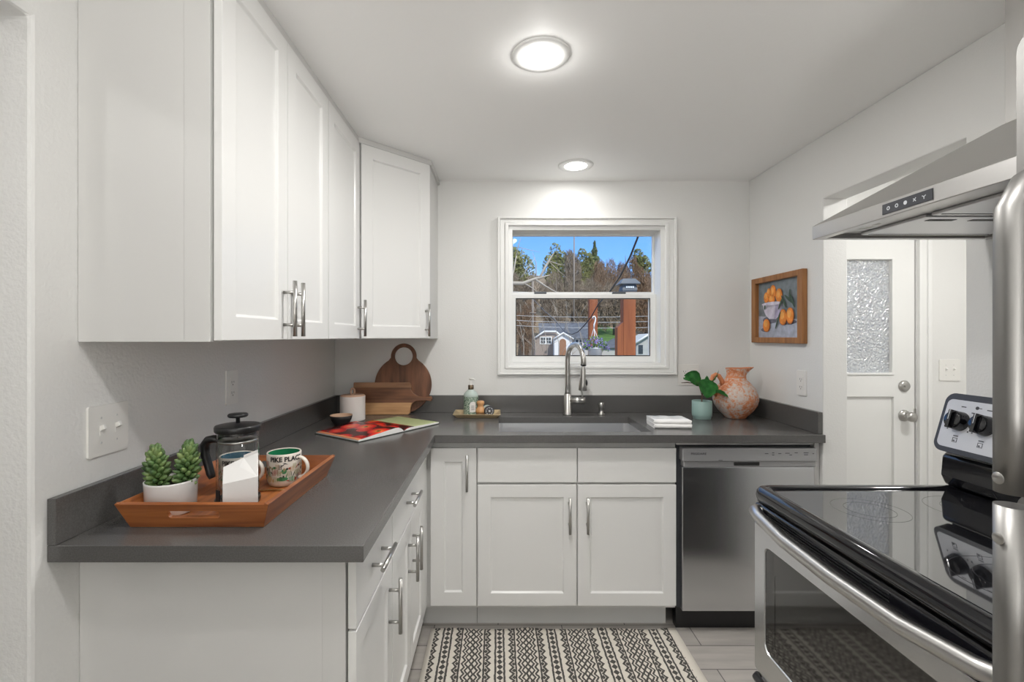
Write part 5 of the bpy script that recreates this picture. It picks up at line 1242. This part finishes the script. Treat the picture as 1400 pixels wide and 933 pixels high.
# bare branch at left of the upper pane
b = B()
def limb(pts_, rs): tube(b, [at(*q) for q in pts_], rs, 6)
limb([(660, 380, 9), (698, 387.5, 9), (715, 388, 9), (730, 382, 9), (740, 379.5, 9), (752, 376, 9)], [.05, .045, .04, .03, .02, .006])
limb([(738, 380, 9), (745, 366, 9.1), (752, 354, 9.2), (758, 345, 9.2)], [.024, .02, .016, .005])
limb([(751, 357, 9.2), (762, 361, 9.3), (773, 363, 9.3)], [.010, .008, .003]); limb([(751, 358, 9.2), (763, 370, 9.4), (775, 380, 9.4)], [.008, .006, .002])
limb([(732, 382, 9), (745, 391, 8.9), (757, 398, 8.8), (768, 402, 8.8)], [.020, .016, .012, .004]); limb([(716, 387, 9), (726, 393, 8.9), (738, 402, 8.8)], [.014, .010, .004])
limb([(733, 381, 9), (733, 360, 9), (728, 345, 9)], [.010, .007, .002]); limb([(712, 380, 9.2), (722, 366, 9.2), (732, 352, 9.2)], [.012, .009, .003])
limb([(706, 350, 9.3), (709, 335, 9.3), (712, 326, 9.3)], [.012, .008, .003]); limb([(706, 350, 9.3), (702, 372, 9.3), (698, 387, 9)], [.012, .014, .016]); limb([(709, 338, 9.3), (720, 341, 9.3), (738, 345, 9.3)], [.006, .005, .002])
limb([(660, 380, 9), (650, 420, 9), (648, 560, 9)], [.06, .08, .10])
tag(obj('bare_tree', b, FM['palebark']), 'pale bare branches reaching in from the left outside the window', 'tree')
# fine bare twig bush in front of lower pane left
b = B(); rg = random.Random(5)
for i in range(46):
    x_ = rg.uniform(712, 800); y_ = rg.uniform(410, 486); Y = rg.uniform(14, 18); dx = rg.uniform(-14, 14); dy = rg.uniform(8, 26)
    tube(b, [at(x_, y_+dy, Y), at(x_+dx*.4, y_+dy*.5, Y), at(x_+dx, y_, Y)], [.008, .006, .002], 4)
for k_ in range(6):
    x_ = 716+16*k_; tube(b, [Vector((at(x_, 480, 16).x, 16, -1)), at(x_, 470, 16), at(x_-6, 440, 16)], [.02, .012, .004], 4)
tag(obj('twiggy_shrub', b, FM['palebark']), 'leafless twiggy shrub in front of the small tan house', 'shrub')

# red posts and hanging basket
M['redwood'] = wood('red stained post', (.20, .050, .014), (.33, .10, .030), 'z', .35, .7)
t = thing('deck_post', 'red-stained wooden post with lantern cap outside the window', 'post', (at(861, 480, 5.3).x, 5.3, -1))
cxp = at(860.8, 480, 5.3).x; zt = at(861, 399, 5.3).z
b = B(); box(b, cxp-.070, cxp+.070, 5.3, 5.44, -1, zt); obj('post', b, M['redwood'], t, .004)
b = B(); za = at(850, 447, 5.28).z
prism(b, [(0, -1), (.066, -1), (.066, za+.055), (0, za-.01)], [], .12, Matrix.Translation((cxp-.137, 5.42, 0)) @ Matrix.Rotation(PI/2, 4, 'X')); obj('side_board', b, M['redwood'], t)
M['capgrey'] = mat('grey lantern cap', (.11, .12, .135), .6); M['capwhite'] = mat('white lantern window', (.72, .74, .74), .5)
b = B(); lw, up_ = .105, .060
for (z0, w0_, z1, w1_) in ((zt, .078, zt+.02, .085), (zt+.02, .085, zt+.085, .070), (zt+.085, .112, zt+.095, .112), (zt+.095, .112, zt+.150, .066)):
    r0_ = [b.verts.new((cxp+sx_*w0_, 5.37+sy_*w0_, z0)) for sx_, sy_ in ((-1, -1), (1, -1), (1, 1), (-1, 1))]; r1_ = [b.verts.new((cxp+sx_*w1_, 5.37+sy_*w1_, z1)) for sx_, sy_ in ((-1, -1), (1, -1), (1, 1), (-1, 1))]
    b.faces.new(r0_[::-1]); b.faces.new(r1_)
    for i in range(4): b.faces.new((r0_[i], r0_[(i+1) % 4], r1_[(i+1) % 4], r1_[i]))
cpo = obj('lantern_cap', b, M['capgrey'], t)
b = B()
for s in (-.036, -.012, .012, .036): box(b, cxp+s-.009, cxp+s+.009, 5.282, 5.300, zt+.040, zt+.062)
obj('lantern_windows', b, M['capwhite'], cpo)
cx1 = at(811.5, 480, 8.6).x; zt1 = at(812, 403.5, 8.6).z
b = B(); box(b, cx1-.075, cx1+.075, 8.6, 8.75, -1, zt1)
tag(obj('deck_post', b, M['redwood'], None, .004), 'red-stained wooden post behind the hanging flower basket', 'post')
hb = at(813.5, 470, 8.35)
t = thing('hanging_basket', 'white hanging basket of purple flowers outside the window', 'hanging basket', (hb.x, 8.35, at(812, 486, 8.35).z))
b = B(); zb_ = at(812, 490, 8.35).z; lathe(b, [(0, 0), (.105, 0), (.135, .17), (.145, .175), (.145, .19), (.128, .19), (.12, .15), (0, .15)], 28, (hb.x, 8.35, zb_)); obj('basket', b, M['plastic'], t)
hk = at(812, 449, 8.35)
b = B()
for k_ in range(3):
    a = .4+k_*2*PI/3; tube(b, [Vector((hb.x+.135*math.cos(a), 8.35+.135*math.sin(a), zb_+.185)), hk], .005, 6)
tube(b, [hk]+[at(*q, 8.35) for q in ((812.3, 444), (813.8, 439), (814.2, 435), (812.5, 432.6), (810.8, 433.5), (810.6, 436.5))], .013, 8); obj('hanger', b, M['plastic'], t)
b = B(); tube(b, [at(812.3, 433.8, 8.3), at(812.3, 433.3, 8.601)], .009, 6); obj('bracket', b, M['black'], t)
fl = [mat('purple petals', (.13, .09, .32), .7), mat('violet petals', (.28, .22, .48), .7), foliage_mat('bedding plant leaves', (.05, .12, .02), (.16, .26, .06), 6)]
b = B(); b2 = B(); rg = random.Random(11)
for i in range(420):
    d = Vector((rg.gauss(0, 1), rg.gauss(0, 1), rg.gauss(0, .7))).normalized()*rg.uniform(.6, 1); p_ = Vector((hb.x+.26*d.x, 8.35+.16*d.y-.02, zb_+.275+.13*d.z-.13*abs(d.x)**2))
    if i % 2: tri_leaf(b, p_, rg.uniform(.022, .04), rg)
    else:
        n0 = len(b2.faces); tri_leaf(b2, p_+Vector((0, -.02, .01)), rg.uniform(.018, .030), rg); b2.faces.ensure_lookup_table(); b2.faces[n0].material_index = i//2 % 2
obj('foliage', b, fl[2], t)['kind'] = 'stuff'
obj('flowers', b2, fl[:2], t)['kind'] = 'stuff'
